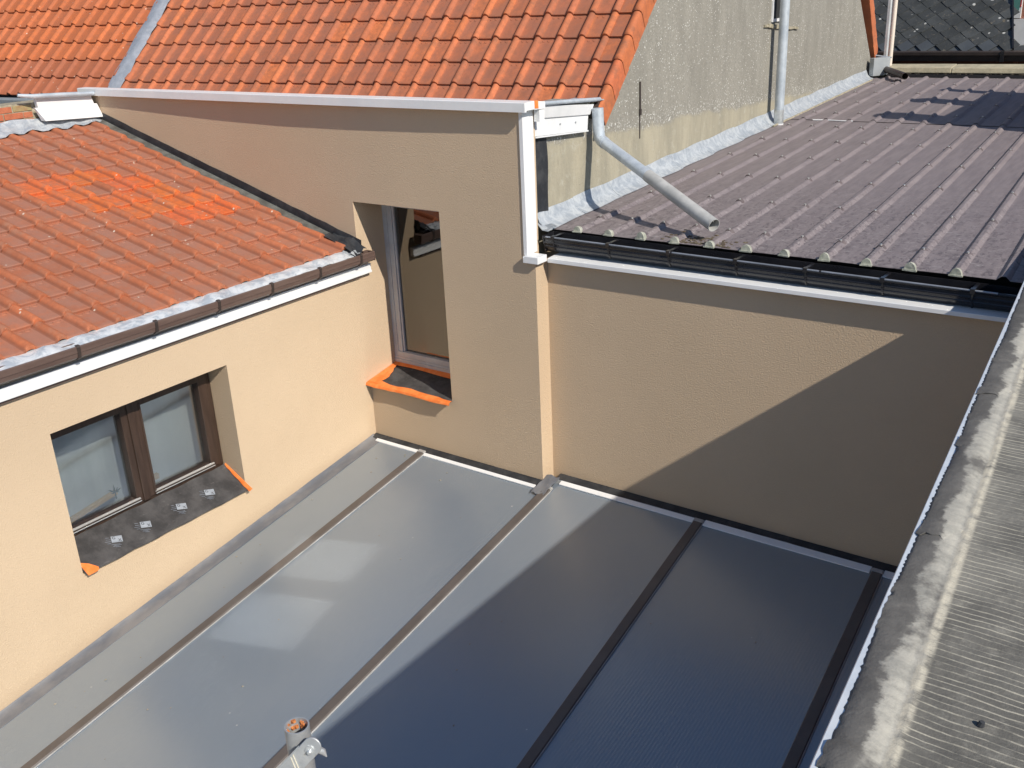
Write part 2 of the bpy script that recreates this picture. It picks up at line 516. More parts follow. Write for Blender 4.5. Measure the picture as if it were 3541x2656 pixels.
def link(name, me, parent=None, mat=None, bevel=0.0, color=None, **props):
    o = bpy.data.objects.new(name, me)
    COL.objects.link(o)
    if parent is not None:
        o.parent = parent
        o.matrix_parent_inverse = PINV[parent.name]
        if parent.name in PINV:
            PINV[o.name] = PINV[parent.name] if mat is None else (PINV[parent.name] @ mat).inverted()
        else:
            PINV[o.name] = Matrix()
    else:
        PINV[o.name] = Matrix() if mat is None else mat.inverted()
    if mat is not None:
        o.matrix_basis = mat
    if bevel:
        b = o.modifiers.new("bevel", 'BEVEL')
        b.width = bevel; b.segments = 2; b.limit_method = 'ANGLE'; b.angle_limit = math.radians(50)
    if color:
        o.color = (*color, 1)
    for k2, v2 in props.items():
        o[k2] = v2
    return o
PINV = {}

def thing(name, label, cat, loc=(0, 0, 0), group=None):
    o = bpy.data.objects.new(name, None)
    o.empty_display_size = .2
    o.location = loc
    COL.objects.link(o)
    PINV[o.name] = Matrix.Translation(loc).inverted()
    o["label"] = label; o["category"] = cat
    if group:
        o["group"] = group
    return o

# sub-parts of untransformed parts have their vertices in world space: part matrix_world is identity
_old_link = link
def link(name, me, parent=None, mat=None, bevel=0.0, color=None, **props):
    o = bpy.data.objects.new(name, me)
    COL.objects.link(o)
    if parent is not None:
        o.parent = parent
        o.matrix_parent_inverse = PINV[parent.name]
    M = mat.copy() if mat is not None else Matrix()
    if mat is not None:
        o.matrix_basis = mat
    PINV[o.name] = M.inverted()       # world matrix of o is M
    if bevel:
        b = o.modifiers.new("bevel", 'BEVEL')
        b.width = bevel; b.segments = 2; b.limit_method = 'ANGLE'; b.angle_limit = math.radians(50)
    if color:
        o.color = (*color, 1)
    for k2, v2 in props.items():
        o[k2] = v2
    return o

def V(*a): return Vector(a)
def lerp(a, b, t): return a + (b - a) * t
def jit(s): return rnd.uniform(-s, s)

def wall_with_hole(axis, face, back, u0, u1, z0, z1, hu0, hu1, hz0, hz1, mb=None):
    """slab whose front is the plane axis=face; rectangular through-hole (u,z)."""
    mb = mb or MB()
    us = [u0, hu0, hu1, u1]; zs = [z0, hz0, hz1, z1]
    def P(d, i, j):
        return (d, us[i], zs[j]) if axis == 'x' else (us[i], d, zs[j])
    for d in (face, back):
        pts = [P(d, i, j) for i in range(4) for j in range(4)]
        fs = [(i * 4 + j, (i + 1) * 4 + j, (i + 1) * 4 + j + 1, i * 4 + j + 1) for i in range(3) for j in range(3) if not (i == 1 and j == 1)]
        mb.add(pts, fs)
    def q(a, b):
        mb.add([P(face, *a), P(face, *b), P(back, *b), P(back, *a)], [(0, 1, 2, 3)])
    for i in range(3):
        q((i, 0), (i + 1, 0)); q((i, 3), (i + 1, 3))
        q((0, i), (0, i + 1)); q((3, i), (3, i + 1))
    q((1, 1), (2, 1)); q((1, 2), (2, 2)); q((1, 1), (1, 2)); q((2, 1), (2, 2))
    return mb

def weld(me):
    bm = bmesh.new(); bm.from_mesh(me)
    bmesh.ops.remove_doubles(bm, verts=bm.verts, dist=1e-5)
    bmesh.ops.recalc_face_normals(bm, faces=bm.faces)
    bm.to_mesh(me); bm.free()
    return me

# ------------------------------------------------------------------ ground
MB().grid([[(-40, -40, -3.3), (40, -40, -3.3)], [(-40, 60, -3.3), (40, 60, -3.3)]]).build("ground", "ground_paving", None, kind="structure")

# ------------------------------------------------------------------ house wing on the left (sunlit cream wall, tiled lean-to roof)
wing = thing("house_wing", "low cream rendered wing with weathered red tile roof, brown gutter and two-pane window", "house", (-1.3, -2.0, -3.3))
me = weld(wall_with_hole('x', 0.0, -.1828, -4.6, 0.0, -3.3, 1.29, -2.255, -1.153, .075, .903).mesh("wall", "cream_render"))
link("wall", me, wing)
SL = .2758
def zr(x): return 1.315 + .0257 - SL * x       # tile plane of the wing roof
# deck under the tiles
MB().hexa([(-2.62, -4.6, zr(-2.62) - .075), (-.02, -4.6, zr(-.02) - .075), (-.02, -.004, zr(-.02) - .075), (-2.62, -.004, zr(-2.62) - .075),
           (-2.62, -4.6, zr(-2.62) - .035), (-.02, -4.6, zr(-.02) - .035), (-.02, -.004, zr(-.02) - .035), (-2.62, -.004, zr(-2.62) - .035)]).build("roof_deck", "dark_brown_plastic", wing)

def tile_mesh(name, mat, w, L, lap=.035, t=.016, seed=0):
    r = random.Random(seed)
    U = [(0, .003), (.05, .001), (.10, -.001), (.34, -.002), (.56, -.001), (.655, -.004), (.69, .000), (.735, .0115), (.79, .0205), (.865, .0238), (.94, .020), (.995, .0095), (1.035, -.004)]
    rows = []
    for v, s in ((0.0, .55), (.006, .86), (.018, 1.0), (.5 * L, 1.0), (L + lap, .92)):
        tilt = t * (1 - v / L)
        pull = 0
        rows.append([V(u * w, v + (0.004 if (.71 < u < 1.0 and v == 0) else 0), h * s + tilt - (.003 if v == 0 else 0)) for u, h in U])
    low = [p + V(0, 0.002, -.015) for p in rows[0]]
    mb = MB()
    mb.grid([low] + rows)
    # two shallow moulded arcs near the head of the pan
    for uc in (.2, .45):
        a = [V((uc + .085 * math.cos(q)) * w, L - .010 - .016 * math.sin(q), t * (1 - (L - .010) / L) - .0005) for q in np.linspace(0, math.pi, 5)]
        mb.grid([[p + V(0, 0, 0) for p in a], [p + V(0, -.004, .0028) for p in a], [p + V(0, -.008, -.001) for p in a]])
    return mb.mesh(name, mat, 48)

def frame_matrix(origin, u, v, shear=False):
    u = u.normalized(); n = u.cross(v).normalized()
    v = v.normalized() if shear else n.cross(u)
    m = Matrix((u, v, n)).transposed().to_4x4()
    m.translation = origin
    return m

# wing tiles: u along +Y, v up the slope (-X, +Z)
W1, L1 = .1655, .2065
wing_tiles = [tile_mesh("roof_tile", "clay_tile_wing", W1, L1, seed=i) for i in range(2)]
slope_v = V(-1, 0, SL).normalized()
e0 = V(-.022, -.065, zr(-.022) - .018)
for r in range(13):
    for c in range(22):
        o = e0 + slope_v * (r * L1 + jit(.002)) + V(0, -(c + 1) * W1 + jit(.0015), 0)
        u = V(0, 1, jit(.010)); v = slope_v + V(0, jit(.007), 0)
        m = frame_matrix(o, u, v)
        b = rnd.random()
        bright = ((r - 6.2) / 2.6) ** 2 + ((c - 3.3 - (r - 6) * .55) / 2.3) ** 2 < 1 and rnd.random() < .85
        if bright:
            col = (.69 + jit(.04), .158 + jit(.016), .042 + jit(.008))
        else:
            g = .5 + .5 * rnd.random()
            base_c = Vector((.49, .148, .062)).lerp(Vector((.43, .148, .074)), b)
            col = tuple(base_c * (.86 + .28 * rnd.random()))
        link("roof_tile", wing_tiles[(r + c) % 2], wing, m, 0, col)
# bedding between the verge and the tower wall: grey strip and black upstand
pts = []
N = 26
for i in range(N + 1):
    x = lerp(-2.60, .03, i / N)
    z0 = zr(x)
    pts.append([V(x, -.082 + jit(.004), z0 - .012), V(x, -.045, z0 + .004 + jit(.004)), V(x, -.012, z0 + .003 + jit(.003)), V(x, -.004, z0 + .008)])
MB().sheet(pts, .004).build("verge_flashing", "grey_membrane", wing, 60)
pts = []
for i in range(N + 1):
    x = lerp(-2.62, .045, i / N)
    z0 = zr(x)
    pts.append([V(x, -.005, z0 + .006), V(x, -.007 - abs(jit(.002)), z0 + .030), V(x, -.004, z0 + .062 + jit(.003))])
MB().sheet(pts, (0, -.002, 0)).build("wall_upstand", "black_membrane", wing, 60)
# crumpled membrane at the lower corner by the gutter end
pts = []
for i in range(9):
    row = []
    for j in range(8):
        x = lerp(-.19, .085, i / 8); y = lerp(-.10, -.004, j / 7)
        hump = .030 * math.sin(i * 1.25 + j * .7) * math.sin(j / 7 * math.pi) * (.4 + .6 * i / 8) + .055 * (j / 7) ** 2 * max(0, 1 - abs(i - 5.5) / 4)
        row.append(V(x + jit(.006), y + jit(.004) * (0 < j < 7), zr(x) + .026 + hump * .8 + jit(.005) - .02 * (i / 8)))
    pts.append(row)
MB().sheet(pts, .003).build("corner_membrane", "black_membrane", wing, 35)
pts = []
for i in range(5):
    pts.append([V(lerp(.0, .075, i / 4) + jit(.006), lerp(-.15, -.02, j / 5) + jit(.005), 1.325 + .018 * math.sin(i * 1.9 + j * 1.3) + jit(.006)) for j in range(6)])
MB().sheet(pts, .003).build("corner_lead", "lead", wing, 35)
# lead apron between tile ends and gutter
pts = []
ny = 150
for i in range(ny + 1):
    y = lerp(-3.3, -.12, i / ny)
    wv_ = math.sin((y + .065) / W1 * 2 * math.pi)
    b = .004 * wv_ + .004 * math.sin(y * 31) + jit(.0022)
    pts.append([V(-.075, y, zr(-.075) - .028), V(-.028, y, 1.334 + b * .5), V(.012, y, 1.334 + b), V(.052, y, 1.327 + b * .8 + .004 * math.sin(y * 19)), V(.086 + .003 * math.sin(y * 23), y, 1.316 + b * .5)])
MB().sheet(pts, .003).build("eave_apron", "lead_bright", wing, 50)
# gutter: brown box profile with brackets
def gut_prof(y):
    zt = 1.312 + (-y - .2) * .0045
    return [V(.034, y, zt + .004), V(.034, y, zt - .050), V(.050, y, zt - .064), V(.080, y, zt - .064), V(.096, y, zt - .052), V(.099, y, zt - .030), V(.103, y, zt - .028),
            V(.103, y, zt), V(.100, y, zt + .004), V(.094, y, zt + .004), V(.092, y, zt - .002), V(.088, y, zt - .045), V(.078, y, zt - .057), V(.052, y, zt - .057), V(.042, y, zt - .046), V(.041, y, zt + .004)]
gl = MB()
gl.loft([gut_prof(-3.6), gut_prof(.050)])
gl.hexa([V(.034, .0505, 1.250), V(.098, .0505, 1.250), V(.098, .056, 1.250), V(.034, .056, 1.250), V(.034, .0505, 1.312), V(.102, .0505, 1.312), V(.102, .056, 1.312), V(.034, .056, 1.312)])
gutter = gl.build("gutter", "brown_plastic", wing)
for y in (-3.32, -2.90, -2.49, -2.071, -1.623, -1.212, -.823, -.436, -.075):
    zt = 1.312 + (-y - .2) * .0045
    b = MB()
    b.loft([[V(.030, y0, zt - .05), V(.048, y0, zt - .068), V(.083, y0, zt - .068), V(.101, y0, zt - .055), V(.1075, y0, zt), V(.104, y0, zt + .010), V(.088, y0, zt + .010), V(.088, y0, zt + .005),
             V(.1, y0, zt + .004), V(.1025, y0, zt - .03), V(.097, y0, zt - .053), V(.081, y0, zt - .0645), V(.05, y0, zt - .0645), V(.035, y0, zt - .05)] for y0 in (y - .009, y + .009)])
    b.build("bracket", "dark_brown_plastic", gutter)
# white fascia; the brown strip below it paints its shadow on the wall
MB().box(.001, .033, -4.6, .075, 1.160, 1.222).box(.033, .040, -4.6, .075, 1.160, 1.174).build("fascia_board", "white_aluminium", wing, None, .002)
MB().box(.001, .022, -4.6, -.015, 1.143, 1.157).build("fascia_shade_strip", "brown_plastic", wing)

# --- window in the wing
win = MB()
Y0, Y1, Z0, Z1 = -2.255, -1.153, .19, .903
XF = -.183
YW = Y0 - .085          # the frame runs on behind the rendered jamb
win.box(XF - .05, XF, YW, YW + .05, Z0, Z1).box(XF - .05, XF, Y1 - .045, Y1, Z0, Z1)
win.box(XF - .05, XF, YW + .05, Y1 - .045, Z1 - .045, Z1).box(XF - .05, XF + .006, YW + .05, Y1 - .045, Z0, Z0 + .052)
window = win.build("window", "wood_frame_brown", wing, None, .003)
PANE_X = 3      # the outer face of a pane box (towards +X)
def sash(ya, yb, sw):
    m = MB()
    za, zb = Z0 + .054, Z1 - .043
    x0, x1 = XF - .038, XF + .022
    m.box(x0, x1, ya, ya + sw, za, zb).box(x0, x1, yb - sw, yb, za, zb)
    m.box(x0, x1, ya + sw, yb - sw, zb - sw, zb).box(x0, x1, ya + sw, yb - sw, za, za + .026)
    m.box(x1, x1 + .006, ya + sw - .012, ya + sw, za + .02, zb - .05)
    m.build("sash", "wood_frame_brown", window, None, .004)
    MB().box(x0 + .016, x0 + .022, ya + sw - .006, yb - sw + .006, za + .012, zb - sw + .006).build("pane", ["window_glass", "clear_glass"], window).data.polygons.foreach_set("material_index", [0 if q == PANE_X else 1 for q in range(6)])
    a = MB()
    a.bar((x1 + .002, ya + sw - .01, za + .024), (x1 + .002, yb - sw + .02, za + .024), (.0055, 0, -.0035), (.0015, 0, .0022))
    a.bar((x1 + .010, ya + sw - .01, za + .010), (x1 + .010, yb - sw + .02, za + .010), (.002, 0, 0), (0, 0, .0022))
    a.build("drip_rail", "aluminium_bright", window)
sash(YW + .045, -1.712, .062)
sash(-1.708, Y1 - .04, .062)
MB().bar((XF + .026, -1.712, Z0 + .05), (XF + .026, -1.712, Z1 - .04), (.005, 0, 0), (0, .022, 0)).build("meeting_strip", "wood_frame_brown", window, None, .003)
# sill: black membrane with printed labels, orange tape ends
ZS0, ZS1 = .106, .222
def sill_pt(s, y, h=0):      # s 0 front .. 1 back
    return V(lerp(.026, XF + .012, s), y, lerp(ZS0, ZS1, s) + h)
pts = [[sill_pt(s, lerp(Y0 + .002, Y1 - .002, i / 22), .0025 * math.sin(i * 1.3 + s * 4) + jit(.0012)) for s in (0, .12, .3, .5, .7, .88, 1)] for i in range(23)]
sill = MB().sheet(pts, .012).build("window_sill", "sill_sheet", window, 60)
MB().box(-.18, .0, Y0, Y1, .076, .090).build("sill_bed", "cream_render", window)

def text_mesh(name, body, size, mat):
    cu = bpy.data.curves.new(name, 'FONT')
    cu.body = body; cu.size = size; cu.extrude = .0004
    cu.align_x = 'CENTER'; cu.align_y = 'CENTER'
    o = bpy.data.objects.new(name, cu)
    COL.objects.link(o)
    bpy.context.view_layer.update()
    me2 = bpy.data.meshes.new_from_object(o.evaluated_get(bpy.context.evaluated_depsgraph_get()))
    bpy.data.objects.remove(o)
    me2.materials.clear(); me2.materials.append(MATS[mat])
    return me2
tm = {"G": text_mesh("letter_g", "G", .026, "print_dark"), "X": text_mesh("letter_x", "X", .026, "print_dark")}
for yc in (-1.392, -1.593, -1.835, -2.020):
    O_ = sill_pt(.36, yc, .006)
    ax = (sill_pt(1, yc) - sill_pt(0, yc)).normalized()     # up the sill
    ay = V(0, 1, 0)
    rx = (ay * .92 + ax * -.39).normalized(); ry = (ax * .92 + ay * .39).normalized()   # label lies slightly turned
    nn = ay.cross(ax).normalized() * -1
    if nn.x < 0: nn = -nn
    pr = MB()
    def rect(cx, cy, hx, hy, mb=pr):
        c0 = O_ + rx * cx + ry * cy
        mb.hexa([c0 + rx * a + ry * b + nn * h for h in (0, .0006) for a, b in ((-hx, -hy), (hx, -hy), (hx, hy), (-hx, hy))])
    rect(.012, .016, .029, .021)
    pr.build("printed_label", "print_white", window)
    pr = MB()
    for q in range(4):
        rect(-.036 + .004 * (q % 2), .030 - .013 * q, .010 + .003 * (q % 3), .0018, pr)
        rect(.0 + .01 * (q % 2), -.018 - .006 * q, .024 - .004 * q, .0014, pr)
    pr.build("printed_lines", "print_grey", window)
    for ch, cx, cy in (("G", -.003, .024), ("X", .027, .007)):
        m = frame_matrix(O_ + rx * cx + ry * cy + nn * .0011, rx, ry)
        link("printed_letter", tm[ch], window, m)
# tape at the ends of the sill
pts = [[sill_pt(s, Y1 - .002, .016 + .006 * (1 - s)) + V(.0 + .012 * (1 - s), 0, 0), sill_pt(s, Y1 - .012 - .006 * (1 - s) + jit(.003), .008)] for s in np.linspace(-.12, .95, 10)]
MB().sheet(pts, .002).build("orange_tape", "orange_tape", window, 60)
MB().sheet([[sill_pt(-.10, Y0 + .004, .004), sill_pt(.30, Y0 + .004, .007)], [sill_pt(-.10, Y0 + .05, .004), sill_pt(.16, Y0 + .045, .006)], [sill_pt(-.08, Y0 + .07, .004), sill_pt(-.02, Y0 + .074, .005)]], .003).build("orange_tape", "orange_tape", window)
# curtain and dark room behind
cp = []
for i in range(41):
    y = lerp(-2.5, -1.0, i / 40)
    cp.append([V(-.385 + .006 * math.sin(i * 1.1), y, .05), V(-.385 + .006 * math.sin(i * 1.1), y, 1.0)])
MB().grid(cp).build("curtain", "curtain", wing, 70)
MB().grid([[(-.9, -2.7, -.1), (-.9, -.8, -.1)], [(-.9, -2.7, 1.1), (-.9, -.8, 1.1)]]).build("room_wall", "room_dark", wing)
MB().grid([[(-.30, -2.7, .10), (-.9, -2.7, .10)], [(-.30, -.8, .10), (-.9, -.8, .10)]]).build("inner_sill", "room_dark", wing)
# pieces of lath and a sprig standing on the inner sill
MB().bar((-.262, -2.19, .262), (-.262, -1.83, .315), (.012, 0, 0), (0, -.002, .013)).build("wooden_lath", "wood_pale", None, None, .002, label="long pale wooden lath lying behind the left pane of the wing window", category="lath")
MB().bar((-.262, -1.66, .29), (-.262, -1.555, .298), (.012, 0, 0), (0, 0, .016)).build("wooden_block", "wood_pale", None, None, .002, label="short pale wooden block behind the right pane of the wing window", category="wood block")
sp_ = MB()
for a in range(9):
    an = a * .75; r_ = .018 + .012 * (a % 3)
    d = V(.012 * math.cos(an * 2.3), math.cos(an) * r_, abs(math.sin(an)) * r_ + .004)
    c0 = V(-.25, -1.845, .32)
    s_ = V(0, -d.z, d.y).normalized() * .004
    sp_.add([c0, c0 + d * .5 + s_, c0 + d, c0 + d * .5 - s_], [(0, 1, 2, 3)])
    sp_.add([c0 + V(.003, 0, 0), c0 + d * .5 - s_ + V(.003, 0, 0), c0 + d + V(.003, 0, 0), c0 + d * .5 + s_ + V(.003, 0, 0)], [(0, 1, 2, 3)])
sp_.tube([V(-.25, -1.845, .28), V(-.25, -1.845, .325)], .004, 6)
sp_.build("plant_sprig", "sprig_green", None, label="small green plant sprig behind the left pane beside the brown mullion", category="plant")

# ------------------------------------------------------------------ rendered tower (wall with the tall window)
tower = thing("rendered_tower", "cream rendered flat-roofed tower with tall recessed window and white metal coping", "building", (-.7, .5, -3.3))
mb = wall_with_hole('y', 0.0, .1205, -2.85, 1.347, -3.3, 2.245, 0.0, .713, .395, 1.637)
me = weld(mb.mesh("wall", "cream_render"))
link("wall", me, tower)
MB().add([(1.347, 0, -3.3), (1.404, 0, -3.3), (1.404, .1205, -3.3), (1.347, .1205, -3.3), (1.347, 0, 1.40), (1.404, 0, 1.40), (1.404, .1205, 1.40), (1.347, .1205, 1.40)],
         [(4, 5, 6, 7), (0, 1, 5, 4), (1, 2, 6, 5)]).build("corner_pier", "cream_render", tower)
me = weld(wall_with_hole('y', .1205, .36, -2.85, 1.285, -3.3, 2.12, 0.0, .713, .395, 1.637).mesh("inner_wall", "cream_render"))
link("inner_wall", me, tower)
MB().box(-2.85, 1.25, .361, .80, 1.98, 2.05).build("flat_roof", "grey_membrane", tower)
# bowed coping
xs = [(-2.80, -.030), (-2.2, -.036), (-1.6, -.046), (-1.0, -.055), (-.4, -.060), (.2, -.060), (.8, -.056), (1.402, -.050)]
def cop(x, yf):
    return [V(x, yf, 2.238), V(x, yf, 2.286), V(x, yf + .008, 2.289), V(x, .045, 2.290), V(x, .045, 2.2455), V(x, yf + .018, 2.2455), V(x, yf + .018, 2.238)]
coping = MB().loft([cop(*p) for p in xs]).build("coping", "white_aluminium", tower)
MB().hexa([V(1.352, .0455, 2.242), V(1.402, .0455, 2.242), V(1.402, .150, 2.236), V(1.352, .15, 2.236), V(1.352, .0455, 2.2885), V(1.402, .0455, 2.2885), V(1.402, .15, 2.275), V(1.352, .15, 2.275)]).build("coping_return", "white_aluminium", tower, None, .002)
MB().hexa([V(1.375, .046, 2.252), V(1.4045, .046, 2.250), V(1.4045, .080, 2.246), V(1.375, .08, 2.247), V(1.375, .044, 2.2905), V(1.4045, .044, 2.2900), V(1.4045, .078, 2.2872), V(1.375, .078, 2.2876)]).build("orange_tape", "orange_tape", tower)
MB().box(1.362, 1.398, .095, .145, 2.172, 2.236).build("coping_clip", "white_aluminium", tower)
# vertical corner trim
ct = MB()
ct.box(1.3472, 1.353, -.007, .098, 1.441, 2.2445).box(1.330, 1.3472, -.007, -.0008, 1.441, 2.2445)
ct.build("corner_trim", "white_aluminium", tower)
MB().box(1.338, 1.440, -.030, .064, 1.4005, 1.440).build("trim_foot", "white_aluminium", tower, None, .002)
# tall window
tw = MB()
YB = .262
tw.box(-.012, .034, YB, YB + .06, .455, 1.66).box(.68, .73, YB, YB + .06, .455, 1.66).box(.034, .68, YB, YB + .06, 1.60, 1.66)
tw.box(.0, .713, YB - .004, YB + .06, .455, .475).box(.0, .713, YB - .010, YB + .06, .475, .489).box(.0, .713, YB - .004, YB + .06, .489, .508)
tallw = tw.build("window", "grey_white_frame", tower, None, .002)
s_ = MB()
s_.box(.034, .074, YB + .004, YB + .05, .508, 1.60).box(.64, .68, YB + .004, YB + .05, .508, 1.60).box(.074, .64, YB + .004, YB + .05, 1.56, 1.60).box(.034, .68, YB - .006, YB + .05, .509, .545)
s_.box(.074, .088, YB + .012, YB + .05, .545, 1.56)
s_.build("sash", "grey_white_frame", tallw, None, .003)
MB().box(.074, .645, YB + .026, YB + .032, .54, 1.57).build("pane", "tower_glass", tallw)
MB().box(.05, .70, YB + .35, YB + .36, .40, 1.66).build("room_wall", "room_dark", tallw)
# sill of black sheet bordered with orange tape
def sb(x, t, h=0):     # t 0 front .. 1 back
    return V(x, lerp(-.048, YB, t), lerp(.401, .452, t) + h)
pts = [[sb(lerp(.004, .712, i / 16), t, .004 * math.sin(i * .9) * math.sin(t * 3.1) + jit(.001)) for t in (0, .1, .25, .45, .7, .9, 1)] for i in range(17)]
sill2 = MB().sheet(pts, .012).build("window_sill", "sill_sheet", tallw, 60)
pts = []
for i in range(21):
    x = lerp(-.001, .728, i / 20)
    sag = .022 * math.sin(max(0, (i - 6) / 14) * math.pi) * .8
    wdt = .17 - .0035 * i + .028 * math.sin(i * .8) * (i < 12)
    wdt = max(.10, wdt) * (1 if i < 18 else .8)
    pts.append([sb(x, -.018 - .008 * math.sin(i * .5), -.009 + jit(.002)), sb(x, 0.0, .006), sb(x, wdt * .5, .0085 + .002 * math.sin(i)), sb(x, wdt, .007 + jit(.001))])
MB().sheet(pts, .002).build("orange_tape", "orange_tape", tallw, 50)
pts = [[sb(x, .87 + .03 * math.sin(x * 9), .006), sb(x, .99, .012)] for x in np.linspace(.0, .713, 12)]
MB().sheet(pts, .002).build("orange_tape", "orange_tape", tallw, 50)
pts = [[sb(.003, t, .010), sb(.075 + .03 * math.sin(t * 5) + jit(.006), t, .0105)] for t in np.linspace(.05, .95, 9)]
MB().sheet(pts, .002).build("orange_tape", "orange_tape", tallw, 50)
MB().box(.001, .712, .0, YB, .396, .388 + .012).build("sill_bed", "black_membrane", tallw)

# ------------------------------------------------------------------ shed with brown profiled roof (right)
shed = thing("metal_roofed_shed", "cream rendered outbuilding under a low mauve-brown ribbed metal roof", "building", (2.6, 3.8, -3.3))
MB().box(1.286, 4.3, .121, .34, -3.3, 1.392).build("wall", "cream_render", shed)
MB().hexa([V(1.4405, .066, 1.391), V(4.2, .066, 1.408), V(4.2, .26, 1.408), V(1.4405, .26, 1.391), V(1.4405, .066, 1.416), V(4.2, .066, 1.429), V(4.2, .26, 1.437), V(1.4405, .26, 1.426)]).build("wall_coping", "white_aluminium", shed, None, .002)
RK = .028
def zroof(y): return 1.546 + RK * (y - .2)
DRX = -.045
ribs_x = [1.544 - .2045 + .2045 * i for i in range(14)]       # centre of each rib at y=.2
def rib_profile(x0, x1):
    out = [(x0, 0)]
    for rx_ in ribs_x[1:]:
        if x0 + .03 < rx_ < x1 - .03 or abs(rx_ - x0) < .03 or abs(rx_ - x1) < .03:
            for dx, h in ((-.029, 0), (-.0115, .0165), (-.008, .018), (.008, .018), (.0115, .0165), (.029, 0)):
                out.append((rx_ + dx, h))
    out.append((x1, 0))
    return [p for p in out if x0 - .04 <= p[0] <= x1 + .04]
def sheet_obj(x0, x1, ya, yb, dz):
    prof = rib_profile(x0, x1)
    prof.sort()
    rows = []
    for y in np.linspace(ya, yb, 9):
        rows.append([V(px + DRX * (y - .2), y, zroof(y) + h + dz + .0012 * math.sin(px * 9 + y * 3)) for px, h in prof])
    MB().sheet(rows, .0016).build("roof_sheet", "corrugated_paint", shed)
cuts = [1.30, 2.32, 3.345, 4.05]
for i in range(3):
    a, b = cuts[i], cuts[i + 1]
    sheet_obj(a - (.03 if i else 0), b, .226, 4.42, .0015 * i)
    sheet_obj(a - (.03 if i else 0), b, 4.33, 7.36, .006 + .0015 * i)
MB().hexa([V(1.1, .36, 1.40), V(4.2, .36, 1.40), V(4.2, 7.4, 1.62), V(.8, 7.4, 1.62), V(1.1, .36, 1.52), V(4.2, .36, 1.52), V(4.2, 7.4, 1.715), V(.8, 7.4, 1.715)]).build("roof_structure", "dark_inside", shed)
# white sealant bead along the sheet lap
pts = [V(x, 4.325 + .006 * math.sin(x * 21), zroof(4.33) + .006) for x in np.linspace(1.45, 1.80, 12)]
MB().tube(pts, .006, 6).build("sealant_bead", "white_plastic", shed)
# saddle washers with screws
cap = MB()
prof = [(-.024, .006), (-.0135, .0185), (-.009, .0215), (.009, .0215), (.0135, .0185), (.024, .006)]
cap.loft([[V(px, y, h) for px, h in prof] + [V(px, y, h - .004) for px, h in reversed(prof)] for y in (-.014, .014)])
cap.cur = 1
cap.tube([V(0, 0, .020), V(0, 0, .028)], .007, 6)
cap_me = cap.mesh("screw_cap", ["screw_cap_paint", "screw_steel"], 40)
for i, rx_ in enumerate(ribs_x[1:12]):
    for j in range(10):
        y = .53 + .685 * j + jit(.012)
        if rx_ + DRX * (y - .2) < 1.40 - .043 * y + .02: continue
        m = Matrix.Translation(V(rx_ + DRX * (y - .2) + jit(.002), y, zroof(y) + .001 + (.006 if y > 4.35 else 0))) @ Matrix.Rotation(-.045 + jit(.15), 4, 'Z') @ Matrix.Rotation(.028, 4, 'X')
        link("screw_cap", cap_me, shed, m)
# foam fillers closing the rib ends at the eave
dome = MB()
rings = []
for t, s in ((0, 1.0), (.35, .98), (.7, .8), (.92, .5), (1.0, .12)):
    rings.append([V(.030 * s * math.cos(a), -.012 + .055 * t, .002 + .047 * s * math.sin(a)) for a in np.linspace(0, math.pi, 9)])
dome.loft(rings, True, True)
dome.box(-.036, .036, -.018, .004, -.004, .006)
dome_me = dome.mesh("rib_filler", "foam_filler", 50)
for i, rx_ in enumerate(ribs_x[1:12]):
    m = Matrix.Translation(V(rx_ + .003, .232, zroof(.23) + .0)) @ Matrix.Rotation(jit(.15), 4, 'Z') @ Matrix.Diagonal((.86 + jit(.08), .9, .74 + jit(.09), 1))
    link("rib_filler", dome_me, shed, m)
# black gutter
def g2(x):
    t = (x - 1.40) / 2.4
    zt = 1.527 - .010 * t
    return [V(x, .222, zt + .010), V(x, .222, zt - .075), V(x, .205, zt - .092), V(x, .158, zt - .092), V(x, .138, zt - .082), V(x, .125, zt - .068), V(x, .118, zt - .060), V(x, .1155, zt - .054), V(x, .118, zt - .049),
            V(x, .1145, zt - .040), V(x, .110, zt - .035), V(x, .1085, zt - .029), V(x, .112, zt - .024), V(x, .110, zt - .012), V(x, .104, zt - .006), V(x, .101, zt), V(x, .104, zt + .006), V(x, .110, zt + .006), V(x, .114, zt + .001),
            V(x, .118, zt - .012), V(x, .126, zt - .060), V(x, .145, zt - .080), V(x, .200, zt - .084), V(x, .214, zt - .070), V(x, .214, zt + .010)]
gm = MB().loft([g2(1.395), g2(3.99)])
gm.hexa([V(1.388, .125, 1.436), V(1.394, .125, 1.436), V(1.394, .222, 1.436), V(1.388, .222, 1.436), V(1.388, .098, 1.536), V(1.394, .098, 1.536), V(1.394, .222, 1.54), V(1.388, .222, 1.54)])
gutter2 = gm.build("gutter", "black_plastic", shed)
bd = MB()  # added pale tubes: sky reflection on the glossy black lip, done as colour
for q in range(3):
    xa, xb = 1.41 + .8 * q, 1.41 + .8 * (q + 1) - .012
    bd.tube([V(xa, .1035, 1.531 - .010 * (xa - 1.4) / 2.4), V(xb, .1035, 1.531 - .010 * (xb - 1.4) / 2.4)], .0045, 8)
bd.build("gutter_lip_glint", "lip_glint_grey", gutter2, 40)
